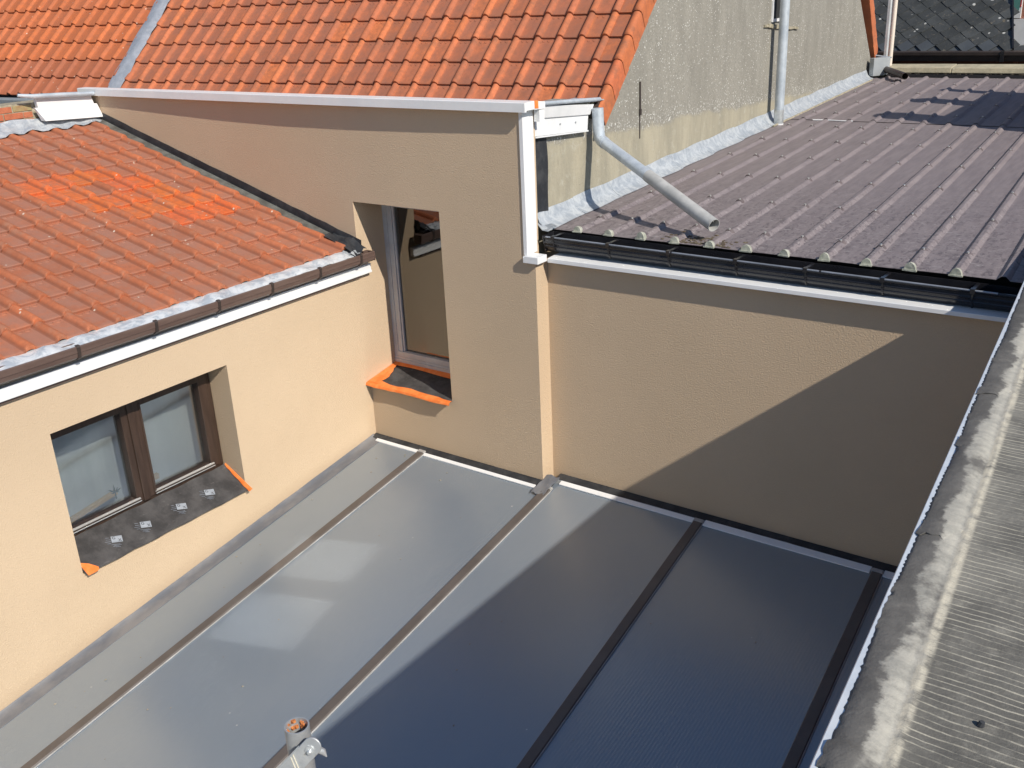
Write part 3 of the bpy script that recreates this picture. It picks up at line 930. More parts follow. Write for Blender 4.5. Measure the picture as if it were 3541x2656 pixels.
for x in (1.458, 1.818, 2.187, 2.567, 2.930, 3.300, 3.694):
    t = (x - 1.40) / 2.4; zt = 1.527 - .010 * t
    b = MB()
    b.box(x - .010, x + .010, .095, .124, zt - .010, zt + .012)
    b.loft([[V(x + d_, .108, zt - .010), V(x + d_, .106, zt - .035), V(x + d_, .113, zt - .060), V(x + d_, .134, zt - .086), V(x + d_, .139, zt - .083), V(x + d_, .119, zt - .058), V(x + d_, .112, zt - .035), V(x + d_, .113, zt - .010)] for d_ in (-.004, .004)])
    b.box(x - .008, x + .008, .124, .225, zt + .004, zt + .009)
    b.build("bracket", "black_plastic", gutter2)
# lead flashing along the gable foot: separate lapped pieces
def gx(y): return 1.305 - .042 * y
ys = [.17, .62, 1.10, 1.60, 2.05, 2.62, 3.25, 3.95, 4.65, 5.45, 6.3, 7.25]
for q in range(len(ys) - 1):
    rows = []
    n = 10
    for i in range(n + 1):
        y = lerp(ys[q] - (.02 if q else 0), ys[q + 1] + .0, i / n)
        lift = .003 * (1 - i / n)
        w = .006 * math.sin(y * 9 + q) + jit(.0015)
        rows.append([V(gx(y) + .003, y, zroof(y) + .100 + w * .7), V(gx(y) + .009, y, zroof(y) + .085 + lift + jit(.001)), V(gx(y) + .026, y, zroof(y) + .045 + lift + jit(.0015)),
                     V(gx(y) + .058, y, zroof(y) + .020 + lift + jit(.0012)), V(gx(y) + .094 + w, y, zroof(y) + .006 + lift)])
    MB().sheet(rows, .003).build("lead_flashing", "lead", shed, 60)
rows = [[V(1.29 + .045 * i + jit(.006), .12 + .03 * j + jit(.006), 1.565 + .02 * math.sin(i * 2 + j) + .03 * (3 - i) / 3 + jit(.006)) for j in range(4)] for i in range(4)]
MB().sheet(rows, .004).build("corner_lead", "lead", shed, 30)
# pale bead of mortar under the far flashing, ridge closure
pts = [V(gx(y) + .112 + jit(.004), y, zroof(y) + .008) for y in np.linspace(3.9, 7.1, 30)]
MB().tube(pts, .009, 6).build("mortar_bead", "mortar", shed)
prof = []
zz0 = zroof(7.34)
MB().hexa([V(1.2, 7.36, zz0 - .02), V(4.0, 7.36, zz0 - .02), V(4.0, 7.43, zz0 - .02), V(1.2, 7.43, zz0 - .02), V(1.2, 7.36, zz0 + .040), V(4.0, 7.36, zz0 + .040), V(4.0, 7.43, zz0 + .046), V(1.2, 7.43, zz0 + .046)]).build("roof_closure", "black_plastic", shed)

# ------------------------------------------------------------------ tiled house behind
house = thing("tiled_house", "house with steep orange tile roof and grey pebble-dashed gable wall", "house", (-1.0, 4.0, -3.3))
TH = math.radians(5.0)
UR = V(math.cos(TH), math.sin(TH), 0)
VR = V(-.042, 1.0, 1.0)
NR = UR.cross(VR).normalized()
VRs = VR.normalized()                    # the tile columns run parallel to the verge
P0 = V(1.132, 1.005, 2.277)
W2, L2 = .1645, .194
def gw(y, z): return V(gx(y), y, z)
prof = [(.055, 1.2), (.055, 2.205), (.86, 2.205), (.88, 2.04), (4.15, 5.29), (7.42, 1.93), (7.42, 1.2)]
gm = MB()
front = [gw(*p) for p in prof]; back = [p + V(-.28, 0, 0) for p in front]
gm.loft([front, back])
gm.build("gable_wall", "pebble_dash", house)
# deck
d0 = P0 - VRs * .30 - NR * .05 + UR * .14
def rp(u, v, h): return P0 + UR * u + VRs * v + NR * h
MB().hexa([rp(-4.62, -.30, -.09), rp(.13, -.30, -.09), rp(.10, 4.4, -.09), rp(-4.62, 4.4, -.09), rp(-4.62, -.30, -.03), rp(.13, -.30, -.03), rp(.10, 4.4, -.03), rp(-4.62, 4.4, -.03)]).build("roof_deck", "dark_inside", house)
main_tiles = [tile_mesh("roof_tile", "clay_tile_main", W2, L2, seed=5 + i) for i in range(2)]
NC = 28
def roof_tint(r, c):
    b = rnd.random()
    if b < .13: base_c = Vector((.58, .174, .066))
    elif b < .5: base_c = Vector((.54, .166, .072))
    else: base_c = Vector((.46, .146, .070))
    return tuple(base_c * (.88 + .25 * rnd.random()))
for r in range(-2, 8):
    for c in range(NC):
        u = .15 * W2 - (c + 1) * W2 + (.004 * r if False else 0) + jit(.0015)
        sag = .012 * math.sin(c / NC * math.pi) * 0
        o = rp(u, r * L2 + jit(.002), -.018 - sag)
        m = frame_matrix(o, UR + V(0, 0, jit(.008)), VRs + UR * jit(.006), True)
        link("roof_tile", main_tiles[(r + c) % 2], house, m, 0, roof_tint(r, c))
# upper courses, beyond the picture's top edge
up = MB()
src_m = main_tiles[0]
sv = [v.co.copy() for v in src_m.vertices]; sf = [tuple(p.vertices) for p in src_m.polygons]
for r in range(8, 23):
    for c in range(NC):
        m = frame_matrix(rp(.15 * W2 - (c + 1) * W2, r * L2, -.018), UR, VRs, True)
        up.add([m @ p for p in sv], sf)
up.build("upper_tiles", "plain_orange_tile", house, 48, 0, kind="stuff")
# verge tiles: pan + roll + dropped apron
def verge_mesh(w):
    L, t = L2, .016
    sec = [(-.02, -.003), (.0, .001), (.02, -.001), (w - .055, -.001), (w - .045, .012), (w - .030, .0235), (w - .012, .0275), (w + .004, .021), (w + .011, .006), (w + .013, -.02)]
    rows = []
    for v, s in ((0, .6), (.006, .88), (.02, 1), (L * .5, 1), (L + .03, .95)):
        tilt = t * (1 - v / L)
        r_ = [V(u, v, (h * s if h > 0 else h) + tilt) for u, h in sec]
        drop = .104
        r_.append(V(w + .014, v - (.030 if v < .03 else .034 * (1 - v / L)), tilt - drop))
        r_.append(V(w + .002, v - (.030 if v < .03 else .034 * (1 - v / L)), tilt - drop))
        r_.append(V(w + .001, v, tilt - .02))
        rows.append(r_)
    low = [p + V(0, .002, -.013) for p in rows[0][:10]]
    mb = MB(); mb.grid(rows)
    mb.grid([low, rows[0][:10]])
    return mb.mesh("verge_tile", "clay_tile_main", 45)
vm = verge_mesh(.150)
gdir = V(-.042, 1, 1).normalized()
for r in range(-1, 13):
    m = frame_matrix(rp(.15 * W2, r * L2, -.018), UR, VRs, True)
    col = (.54 + jit(.03), .155 + jit(.012), .058 + jit(.006))
    link("verge_tile", vm, house, m, 0, col)
# rear verge seen edge-on at the far end of the gable
vb = MB()
Lb = .205
sec = [(-.13, -.02), (.012, -.02), (.018, -.01), (.018, .10), (.010, .125), (-.02, .135), (-.13, .12)]
rows = [[V(a, s * .012, b) for a, b in sec] for s in (0,)]
for i in range(9):
    z0 = 1.96 + i * .15; y0 = lerp(7.53, 6.70, i / 8)
    y1 = y0 - .105; z1 = z0 + .165
    b = MB()
    b.loft([[V(gx(y0) + a + .006, y0 + bb * .75, z0 + bb * .6) for a, bb in sec], [V(gx(y1) + a, y1 + bb * .7, z1 + bb * .55) for a, bb in sec]])
    b.build("verge_tile", "plain_orange_tile", house, 50)
# cement patch, crack rod and slot on the gable
MB().tube([gw(1.518, 2.25) + V(.006, 0, 0), gw(1.52, 2.07) + V(.006, 0, 0)], .006, 8).build("iron_rod", "dark_brown_plastic", house)
MB().tube([gw(1.52, 2.075) + V(.006, 0, 0), gw(1.52, 2.035) + V(.006, 0, 0)], .011, 8).build("rod_clamp", "dark_brown_plastic", house)
MB().bar(gw(1.522, 2.035) + V(.001, 0, 0), gw(1.523, 1.88) + V(.001, 0, 0), (0, .006, 0), (.002, 0, 0)).build("wall_crack", "dark_brown_plastic", house)
o = MB()
o.box(gx(4.1) - .03, gx(4.1) + .016, 4.02, 4.05, 2.50, 2.95).box(gx(4.1) - .03, gx(4.1) + .016, 4.20, 4.225, 2.50, 2.95).box(gx(4.1) - .03, gx(4.1) + .016, 4.05, 4.20, 2.50, 2.525)
fr_ = o.build("vent_frame", "white_plastic", house)
MB().box(gx(4.1) - .02, gx(4.1) + .006, 4.05, 4.20, 2.525, 2.95).build("vent_pane", "dark_inside", fr_)
lg = MB()
for q in range(9):
    lg.bar(gw(3.84 + q * .095, 2.478 - q * .007) + V(.002, 0, jit(.006)), gw(3.95 + q * .095, 2.474 - q * .007) + V(.004, 0, jit(.006)), (.014, 0, 0), (0, 0, .012 + jit(.004)))
lg.build("vent_ledge", "mortar", house)
# black membrane strip where the gable meets the tower
rows = [[V(gx(.1) + .006 + .004 * math.sin(z * 9), .105, z), V(gx(.2) + .008 + .003 * math.sin(z * 7), .20, z), V(gx(.25) + .010 + .003 * math.sin(z * 11), .300 + .004 * math.sin(z * 17), z)] for z in np.linspace(1.56, 2.12, 14)]
MB().sheet(rows, (.003, 0, 0)).build("corner_membrane", "black_membrane", house, 60)

# lead strip between the two tile roofs
pts = []
for i in range(17):
    t = i / 16
    v = lerp(-.22, 1.45, t)
    # edges measured on the roof plane
    uc = lerp(-4.36, -4.38, t)
    u0, u1 = uc - .085 + .010 * math.sin(i * 1.7), uc + .085 + .010 * math.sin(i * 2.3 + 1)
    pts.append([rp(u0, v, .018 + jit(.004)), rp(lerp(u0, u1, .3), v, .034 + jit(.006)), rp(lerp(u0, u1, .7), v, .032 + jit(.006)), rp(u1, v, .016 + jit(.004))])
LEAD_PTS = pts
MB().sheet(pts, .004).build("lead_strip", "lead_grey", house, 50)

# ------------------------------------------------------------------ neighbour's house at far left
nb = thing("neighbour_house", "far-left house with bright orange tile roof above a short red brick wall", "house", (-5.2, 1.5, -3.3))
nb_tiles = [tile_mesh("roof_tile", "clay_tile_neighbour", W2, L2, seed=9 + i) for i in range(2)]
MB().hexa([rp(-8.0, -.34, -.09), rp(-4.45, -.34, -.09), rp(-4.45, 4.4, -.09), rp(-8.0, 4.4, -.09), rp(-8.0, -.34, -.025), rp(-4.45, -.34, -.025), rp(-4.45, 4.4, -.025), rp(-8.0, 4.4, -.025)]).build("roof_deck", "dark_inside", nb)
for r in range(-1, 10):
    for c in range(20):
        u = -4.40 - (c + 1) * W2 + jit(.004)
        m = frame_matrix(rp(u, r * L2 + .030 + jit(.004), -.008), UR + V(0, 0, jit(.02)), VRs + UR * jit(.012), True)
        b = rnd.random()
        base_c = Vector((.56, .155, .050)).lerp(Vector((.47, .145, .062)), b)
        if r < rnd.random() * .9: base_c = base_c.lerp(Vector((.34, .12, .07)), .7)
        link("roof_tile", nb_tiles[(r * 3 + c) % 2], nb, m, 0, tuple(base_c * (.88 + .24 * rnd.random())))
MB().hexa([V(-9, .75, -3.3), V(-3.0, .9, -3.3), V(-3.0, 4, -3.3), V(-9, 4, -3.3), V(-9, .75, 2.0), V(-3.0, .9, 2.0), V(-3.0, 4, 2.0), V(-9, 4, 2.0)]).build("wall", "house_brick_plain", nb)
# brick wall above the wing roof
XB = -2.66
MB().box(XB - .2, XB - .006, -3.6, -.02, -3.3, 2.236).build("brick_backing", "mortar", nb)
bl, bh, mj = .142, .0405, .008
for row in range(5):
    z0 = 2.232 - (row + 1) * (bh + mj)
    off = (row % 2) * (bl + mj) * .5
    for c in range(9):
        yb = -.50 - off - c * (bl + mj) + (.5 * (bl + mj) if row % 2 else 0)
        ya = yb - bl
        if row % 2 == 1 and c == 0:
            ya = yb - bl * .47
        elif row % 2 == 1:
            yb = -.50 - bl * .47 - mj - (c - 1) * (bl + mj); ya = yb - bl
        b = MB().box(XB - .03, XB + jit(.0022), ya + jit(.002), yb + jit(.002), z0 + jit(.0012), z0 + bh + jit(.0012))
        cc = Vector((.42, .125, .065)).lerp(Vector((.48, .17, .09)), rnd.random())
        if row == 0 and rnd.random() < .6: cc = Vector((.33, .28, .14))
        b.build("brick", "brick", nb, None, .0025).color = (*tuple(cc), 1)

# lead flashing at the top of the wing roof (dressed over the tiles)
rows = []
n = 90
for i in range(n + 1):
    y = lerp(-3.3, .0, i / n)
    wv_ = math.cos((y + .065 + .15 * W1) / W1 * 2 * math.pi)
    low_x = -2.545 + .012 * math.sin(y * 13) + jit(.004)
    rows.append([V(XB + .004, y, 2.128 + .006 * math.sin(y * 17) + jit(.003)), V(XB + .022, y, 2.098 + jit(.003)), V(-2.60, y, zr(-2.60) + .016 + .009 * wv_ + jit(.003)), V(low_x, y, zr(low_x) + .006 + .011 * wv_)])
MB().sheet(rows, .003).build("top_flashing", "lead", wing, 50)

# ------------------------------------------------------------------ eave boxes, small gutters and downpipes
bx = thing("eave_box", "short white boxed eave trim above the lead flashing beside the brick wall", "eave trim", (-2.6, -.25, 2.08))
rows = [[V(-2.625, -.500, 2.262), V(-2.600, -.497, 2.262)], [V(-2.625, -.018, 2.236), V(-2.600, -.015, 2.236)]]
MB().hexa([V(-2.645, -.480, 2.200), V(-2.606, -.480, 2.200), V(-2.606, -.030, 2.178), V(-2.645, -.030, 2.178), V(-2.645, -.490, 2.268), V(-2.606, -.490, 2.268), V(-2.606, -.045, 2.240), V(-2.645, -.045, 2.240)]).build("upper_board", "white_plastic", bx, None, .003)
MB().hexa([V(-2.62, -.470, 2.104), V(-2.560, -.470, 2.104), V(-2.560, .000, 2.080), V(-2.62, .000, 2.080), V(-2.62, -.512, 2.202), V(-2.598, -.512, 2.202), V(-2.598, -.012, 2.180), V(-2.62, -.012, 2.180)]).build("lower_board", "white_plastic", bx, None, .003)
MB().tube([V(-2.597, -.62, 2.300), V(-2.58, -.525, 2.284), V(-2.578, -.3, 2.272), V(-2.575, -.04, 2.256)], [.012, .017, .017, .017], 12).build("zinc_pipe", "zinc", None, 40, label="thin grey zinc pipe lying along the top of the left white eave box", category="pipe")
# dark gutter of the neighbour roof
def ngp(u):
    return [rp(u, -.178, -.03) + V(0, -.065, .01), rp(u, -.178, -.03) + V(0, -.07, -.012), rp(u, -.178, -.03) + V(0, -.06, -.055), rp(u, -.178, -.03) + V(0, -.02, -.065), rp(u, -.178, -.03) + V(0, .0, -.05), rp(u, -.178, -.03) + V(0, .0, .0), rp(u, -.178, -.03) + V(0, -.01, .0), rp(u, -.178, -.03) + V(0, -.02, -.05), rp(u, -.178, -.03) + V(0, -.052, -.045), rp(u, -.178, -.03) + V(0, -.058, .01)]
MB().loft([ngp(-8.0), ngp(-4.1)]).build("eave_gutter", "grey_metal", nb)

br = thing("eave_box", "short white boxed eave trim with two screws between tower corner and bent downpipe", "eave trim", (1.32, .45, 2.04))
def gpt(y, z, off): return V(gx(y) + off, y, z)
MB().hexa([gpt(.150, 2.180, .006), gpt(.150, 2.180, .040), gpt(.770, 2.128, .040), gpt(.770, 2.128, .006), gpt(.155, 2.250, .006), gpt(.155, 2.250, .052), gpt(.800, 2.186, .052), gpt(.8, 2.186, .006)]).build("upper_board", "white_plastic", br, None, .003)
MB().hexa([gpt(.140, 2.084, .006), gpt(.140, 2.084, .034), gpt(.745, 2.040, .034), gpt(.745, 2.040, .006), gpt(.145, 2.183, .006), gpt(.145, 2.183, .030), gpt(.765, 2.131, .030), gpt(.765, 2.131, .006)]).build("lower_board", "white_plastic", br, None, .003)
MB().bar(gpt(.135, 2.079, .034), gpt(.745, 2.036, .034), (.007, 0, 0), (0, 0, .004)).build("lower_lip", "white_plastic", br)
for y in (.42, .60):
    z_ = lerp(2.133, 2.09, (y - .14) / .6) + .004
    MB().tube([gpt(y, z_, .031), gpt(y, z_, .036)], .006, 8).build("screw", "grey_metal", br)
zg = MB()
def zgp(y):
    z_ = lerp(2.262, 2.205, (y - .13) / .80)
    return [V(gx(y) + .058 + .012 * math.cos(a), y, z_ + .012 * math.sin(a)) for a in np.linspace(0, 2 * math.pi, 12, endpoint=False)]
zg.loft([zgp(y) for y in np.linspace(.13, .86, 5)])
zg.build("zinc_gutter", "zinc", None, 40, label="short zinc gutter bead between the white coping end and the roof verge", category="gutter")
rows = [[V(gx(y) - .16, y, 2.206), V(gx(y) + .05, y, lerp(2.258, 2.203, (y - .13) / .8))] for y in (.13, .93)]
MB().sheet(rows, .006).build("gutter_tray", "zinc", house)
# dark underside and broken mortar under the lowest verge tile
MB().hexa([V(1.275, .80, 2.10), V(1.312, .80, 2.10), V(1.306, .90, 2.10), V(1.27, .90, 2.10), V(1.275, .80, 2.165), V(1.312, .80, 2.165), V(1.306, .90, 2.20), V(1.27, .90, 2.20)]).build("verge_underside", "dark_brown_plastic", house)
mm = MB()
for q in range(7):
    c0 = gpt(.80 + .02 * q + jit(.01), 2.165 + .006 * q + jit(.008), .015 + jit(.008))
    mm.box(c0.x - .012, c0.x + .012, c0.y - .012, c0.y + .012, c0.z - .009, c0.z + .009)
mm.build("mortar_lump", "mortar", house, None, .005)

dp = thing("downpipe", "bent zinc downpipe with pale plastic end discharging onto the ribbed roof", "downpipe", (1.36, .79, 1.62))
A = V(gx(.79) + .075, .800, 2.165)
end = V(2.345, .323, 1.640)
el = V(gx(.8) + .080, .800, 1.985)
dirp = (end - el).normalized()
path = [A, V(A.x + .002, .80, 2.12), V(el.x, .80, el.z + .055), V(el.x + .004, .799, el.z + .03), el + V(.012, -.004, .002), el + dirp * .035, el + dirp * .07]
MB().tube(path, .0355, 18, True).build("elbow", "zinc", dp, 40)
joint = el + dirp * .07
mid = joint + dirp * .475
MB().tube([joint - dirp * .012, mid], .0335, 18).build("zinc_length", "zinc", dp, 40)
MB().tube([joint - dirp * .016, joint + dirp * .004], .0365, 18).tube([mid - dirp * .01, mid + dirp * .0], .0345, 18).build("joint_ring", "zinc", dp, 40)
MB().pipe([mid - dirp * .01, end], .0365, .003, 22).build("plastic_length", "pvc_pipe", dp, 40)
MB().tube([gpt(.905, 2.17, .03), gpt(.90, 2.10, .022), gpt(.885, 2.03, .03), gpt(.86, 1.995, .05)], .010, 8).build("sheet_edge", "zinc", dp, 40)

pp = thing("downpipe", "straight tall zinc downpipe standing against the pebble-dashed gable", "downpipe", (1.24, 4.1, 1.66))
yy = 4.05
MB().tube([V(gx(yy) + .105, yy, 1.76), V(gx(yy) + .105, yy, 5.2)], .040, 20).build("zinc_length", "zinc", pp, 40)
MB().pipe([V(gx(yy) + .105, yy, 1.78), V(gx(yy) + .105, yy, 1.655)], .042, .003, 20).build("foot", "galvanised", pp, 40)
MB().tube([V(gx(yy) + .105, yy, 1.664), V(gx(yy) + .105, yy, 1.653)], .0435, 20).build("foot_rim", "white_plastic", pp, 40)
MB().tube([V(gx(yy) + .105, yy, 2.70), V(gx(yy) + .105, yy, 2.72)], .0435, 20).build("collar", "zinc", pp, 40)
MB().bar(V(gx(yy) - .0, yy, 2.71), V(gx(yy) + .09, yy, 2.71), (0, .008, 0), (0, 0, .008)).build("wall_bracket", "galvanised", pp)

# far end: grey box, stub pipe, posts, coping wall
MB().hexa([V(1.03, 7.26, 1.775), V(1.09, 7.22, 1.775), V(1.21, 7.42, 1.775), V(1.10, 7.46, 1.775), V(1.03, 7.26, 1.965), V(1.09, 7.22, 1.965), V(1.21, 7.42, 1.965), V(1.10, 7.46, 1.965)]).build("metal_box", "grey_metal", None, None, .003, label="small grey sheet-metal box at the far foot of the gable", category="metal box")
MB().pipe([V(1.06, 7.55, 1.845), V(1.515, 6.93, 1.806)], .036, .003, 18).build("stub_pipe", "dark_brown_plastic", None, 40, label="short dark brown pipe stub lying at the far end of the ribbed roof", category="pipe")
MB().box(1.40, 1.43, 6.98, 7.01, zroof(7) - .002, zroof(7) + .03).build("pipe_rest", "dark_brown_plastic", None, label="small dark stub under the far brown pipe on the ribbed roof", category="bracket")
MB().tube([V(1.165, 7.56, 1.80), V(1.165, 7.56, 3.4)], .026, 14).build("rusty_post", "rusty_paint", None, 40, label="thin white-painted post with rust patches beside the far gable corner", category="post")
MB().bar(V(1.085, 7.66, 1.93), V(1.075, 7.66, 3.5), (.016, 0, 0), (0, .030, 0)).build("zinc_channel", "channel_grey", None, None, .003, label="bright galvanised channel standing left of the rusty white post", category="channel")
MB().tube([V(1.03, 7.46, 1.978), V(1.20, 7.50, 1.955)], .009, 8).build("short_rod", "galvanised", None, 40, label="short bright metal rod lying on the grey metal box", category="rod")
cw = thing("boundary_wall", "low wall with pale concrete coping at the far end of the ribbed roof", "wall", (2.4, 7.5, -3.3))
MB().box(.6, 5.5, 7.45, 7.60, -3.3, 1.795).build("wall", "mortar", cw)
for a, b in ((1.10, 1.868), (1.873, 2.92), (2.925, 3.9)):
    dz = jit(.003)
    MB().hexa([V(a, 7.40, 1.800 + dz), V(b, 7.40, 1.802 + dz), V(b, 7.66, 1.802 + dz), V(a, 7.66, 1.800 + dz), V(a, 7.415, 1.853 + dz), V(b, 7.415, 1.857 + dz), V(b, 7.66, 1.88 + dz), V(a, 7.66, 1.875 + dz)]).build("coping_stone", "coping_concrete", cw, None, .006)
ml = MB()
for q in range(60):
    x = rnd.uniform(1.4, 3.6); s = rnd.uniform(.008, .02)
    ml.box(x - s * 1.6, x + s * 1.6, 7.405, 7.44, 1.782 + jit(.006), 1.798)
ml.build("mortar_crumbs", "debris_brown", cw, None, .004, kind="stuff")

# slate-roofed house
sh = thing("slate_house", "far brick house under a dark diamond slate roof with brown box gutter", "house", (2.0, 10.0, -3.3))
YS, ZS = 9.35, 1.905
sd = V(0, math.cos(math.radians(42)), math.sin(math.radians(42)))
sn = V(0, -sd.z, sd.y)
def vx(t): return 2.118 - .225 * t            # right edge drifts inwards up the slope
SLEN = 1.95
MB().hexa([V(-3, YS, ZS - .05), V(vx(0), YS, ZS - .05), V(vx(SLEN), YS, ZS - .05) + sd * SLEN, V(-3, YS, ZS - .05) + sd * SLEN, V(-3, YS, ZS - .012), V(vx(0), YS, ZS - .012), V(vx(SLEN), YS, ZS - .012) + sd * SLEN, V(-3, YS, ZS - .012) + sd * SLEN]).build("roof_deck", "slate_clean", sh)
SW, SHh = .245, .115
slm = MB()
slm.loft([[V(-SW / 2, 0, h), V(-.025, -SHh + .012, h), V(.025, -SHh + .012, h), V(SW / 2, 0, h), V(.02, SHh, h - .004), V(-.02, SHh, h - .004)] for h in (.0, .008)])
slate_me = slm.mesh("slate", "slate")
slate_clean_me = slm.mesh("slate", "slate_clean")
slate_light_me = slm.mesh("slate", "grey_metal")
for r in range(17):
    for c in range(10 + r % 2):
        x = 2.06 - c * SW + (SW / 2 if r % 2 else 0)
        if x < .0 or x > vx(r * SHh * .93) - .03: continue
        o = V(x, YS, ZS) + sd * (.075 + r * SHh * .93) + sn * (.003 + .0015 * jit(1))
        m = frame_matrix(o, V(1, 0, jit(.01)), sd - sn * .035)
        clean = r == 0 and c > 0 and rnd.random() < .9
        o = link("slate", slate_clean_me if clean else slate_me, sh, m, 0, tuple(Vector((.062, .066, .066)) * (.7 + .5 * rnd.random())))
        if (r == 1 and c == 0) or (r == 0 and c >= 7):
            o.data = slate_light_me
sg = MB()
sg.hexa([V(-3, YS - .13, ZS - .125), V(2.9, YS - .13, ZS - .125), V(2.9, YS - .0, ZS - .125), V(-3, YS, ZS - .125), V(-3, YS - .15, ZS - .055), V(2.9, YS - .15, ZS - .055), V(2.9, YS, ZS - .055), V(-3, YS, ZS - .055)])
sg.hexa([V(-3, YS - .162, ZS - .055), V(2.9, YS - .162, ZS - .055), V(2.9, YS, ZS - .055), V(-3, YS, ZS - .055), V(-3, YS - .165, ZS - .012), V(2.9, YS - .165, ZS - .012), V(2.9, YS, ZS - .006), V(-3, YS, ZS - .006)])
gt = sg.build("gutter", "dark_brown_plastic", sh, None, .004)
MB().box(2.015, 2.055, YS - .172, YS - .1, ZS - .128, ZS - .004).build("gutter_joint", "black_plastic", gt)
MB().box(-3, 2.9, YS + .02, YS + .3, -3.3, ZS - .06).build("wall", "brick_dark", sh)
MB().box(2.14, 2.19, YS - .01, YS + .02, 1.4, ZS - .13).build("brick_pier", "house_brick_plain", sh)
MB().bar(V(vx(0), YS, ZS + .01), V(vx(SLEN), YS, ZS + .01) + sd * SLEN, (.010, 0, 0), sn * .02).build("verge_trim", "black_plastic", sh)
wh = thing("white_house", "white-boarded house with red brick and small teal window beyond the slate roof's right end", "house", (3.0, 12.0, -3.3))
MB().box(1.5, 5.0, 11.0, 13.0, -3.3, 4.2).build("wall", "house_brick_plain", wh)
MB().box(1.5, 3.0, 10.95, 10.999, 1.0, 2.19).build("white_boarding", "white_plastic", wh)
w_ = MB().box(1.55, 1.875, 10.95, 10.999, 2.20, 2.85).build("window", "white_plastic", wh)
MB().box(1.60, 1.850, 10.944, 10.9495, 2.30, 2.80).build("pane", "teal_glass", w_)
MB().box(1.855, 1.870, 10.944, 10.9495, 2.34, 2.80).build("red_trim", "red_paint", w_)
MB().hexa([V(1.85, 10.6, 1.70), V(2.9, 10.5, 1.70), V(2.9, 10.94, 1.70), V(1.85, 10.94, 1.70), V(1.87, 10.85, 1.84), V(2.9, 10.85, 2.06), V(2.9, 10.94, 2.06), V(1.87, 10.94, 1.84)]).build("lean_to_roof", "slate_clean", wh)

# ------------------------------------------------------------------ polycarbonate roof in the foreground
pc = thing("polycarbonate_roof", "grey translucent polycarbonate lean-to roof with brown glazing bars", "roof", (1.9, -1.6, -3.3))
K = .148
YE = -3.42
def pz(y): return K * y
def bx_(i, y): return BARS[i][0] + BARS[i][1] * y
BARS = [(.462, .002), (1.476, -.012), (2.444, -.040), (3.440, -.042)]
edges = [lambda y: -.0] + [lambda y, i=i: bx_(i, y) for i in range(4)] + [lambda y: 3.93 - .0796 * (y + .315)]
for i in range(5):
    yt = -.010 if i < 2 else .112
    rows = []
    for y in np.linspace(YE, yt, 12):
        a, b = edges[i](y) + .004, edges[i + 1](y) - .004
        rows.append([V(lerp(a, b, t), y, pz(y) - .001 + .0025 * math.sin(y * 2.3 + i * 2 + t * 4) * math.sin(t * math.pi)) for t in np.linspace(0, 1, 7)])
    if i == 2:      # the tower corner cuts into this panel
        rows = [[p for p in r] for r in rows]
    MB().sheet(rows, .016).build("panel", "polycarbonate", pc, 60)
for i, (x0, s) in enumerate(BARS):
    yt = -.058 if i < 2 else .030
    def bp(y, dx, h): return V(x0 + s * y + dx, y, pz(y) + h)
    b = MB()
    prof = [(-.0275, .001), (-.0275, .009), (-.0235, .014), (.0235, .014), (.0275, .009), (.0275, .001)]
    b.loft([[bp(y, a, h) for a, h in prof] for y in (YE, yt)])
    bar = b.build("glazing_bar", "bar_brown", pc)
    MB().loft([[bp(y, a, h) for a, h in ((.028, .001), (.028, .0075), (.0315, .0065), (.032, .001))] for y in (YE, yt - .01)]).build("gasket", "gasket_grey", bar)
    MB().loft([[bp(y, a, h) for a, h in ((-.030, .002), (-.030, .012), (-.025, .0175), (.025, .0175), (.030, .012), (.030, .002))] for y in (yt - .012, yt + .012)]).build("bar_cap", "gasket_grey", bar)
# white edge strips and black wall upstands along the top
def strip(x0, x1, yc, name="edge_strip", w=.012):
    MB().hexa([V(x0, yc - w, pz(yc) - .002), V(x1, yc - w, pz(yc) - .002), V(x1, yc + w, pz(yc) + .002), V(x0, yc + w, pz(yc) + .002), V(x0, yc - w, pz(yc) + .005), V(x1, yc - w, pz(yc) + .005), V(x1, yc + w * .85, pz(yc) + .014), V(x0, yc + w * .85, pz(yc) + .014)]).build(name, "white_aluminium", pc, None, .002)
strip(.055, .432, -.060); strip(.492, 1.392, -.070)
strip(1.512, 2.412, .030, w=.018); strip(2.476, 3.405, .034, w=.026); strip(3.47, 3.93, .034, w=.026)
MB().hexa([V(.0, -.056, -.006), V(1.44, -.056, -.006), V(1.44, -.003, -.002), V(0, -.003, -.002), V(.0, -.05, .002), V(1.44, -.05, .002), V(1.44, -.003, .014), V(0, -.003, .014)]).build("wall_upstand", "black_membrane", pc)
MB().hexa([V(1.46, .063, .002), V(3.95, .063, .002), V(3.95, .118, .01), V(1.46, .118, .01), V(1.46, .063, .010), V(3.95, .063, .010), V(3.95, .118, .022), V(1.46, .118, .022)]).build("wall_upstand", "black_membrane", pc)
MB().sheet([[V(1.405 + .018 * i + jit(.005), lerp(-.14, .045, j / 6) + jit(.005), pz(lerp(-.14, .045, j / 6)) + .016 + .005 * math.sin(i * 1.3 + j) + jit(.004) + .012 * (j / 6)) for j in range(7)] for i in range(6)], .004).build("lead_patch", "strip_dark", pc, 40)
# dark strip along the wing wall
rows = []
for y in np.linspace(YE, -.03, 40):
    rows.append([V(.003, y, pz(y) + .022 + jit(.0015)), V(.010, y, pz(y) + .010), V(.040, y, pz(y) + .005 + jit(.001)), V(.088 + jit(.002), y, pz(y) + .0025)])
MB().sheet(rows, .002).build("side_flashing", "strip_dark", pc, 60)
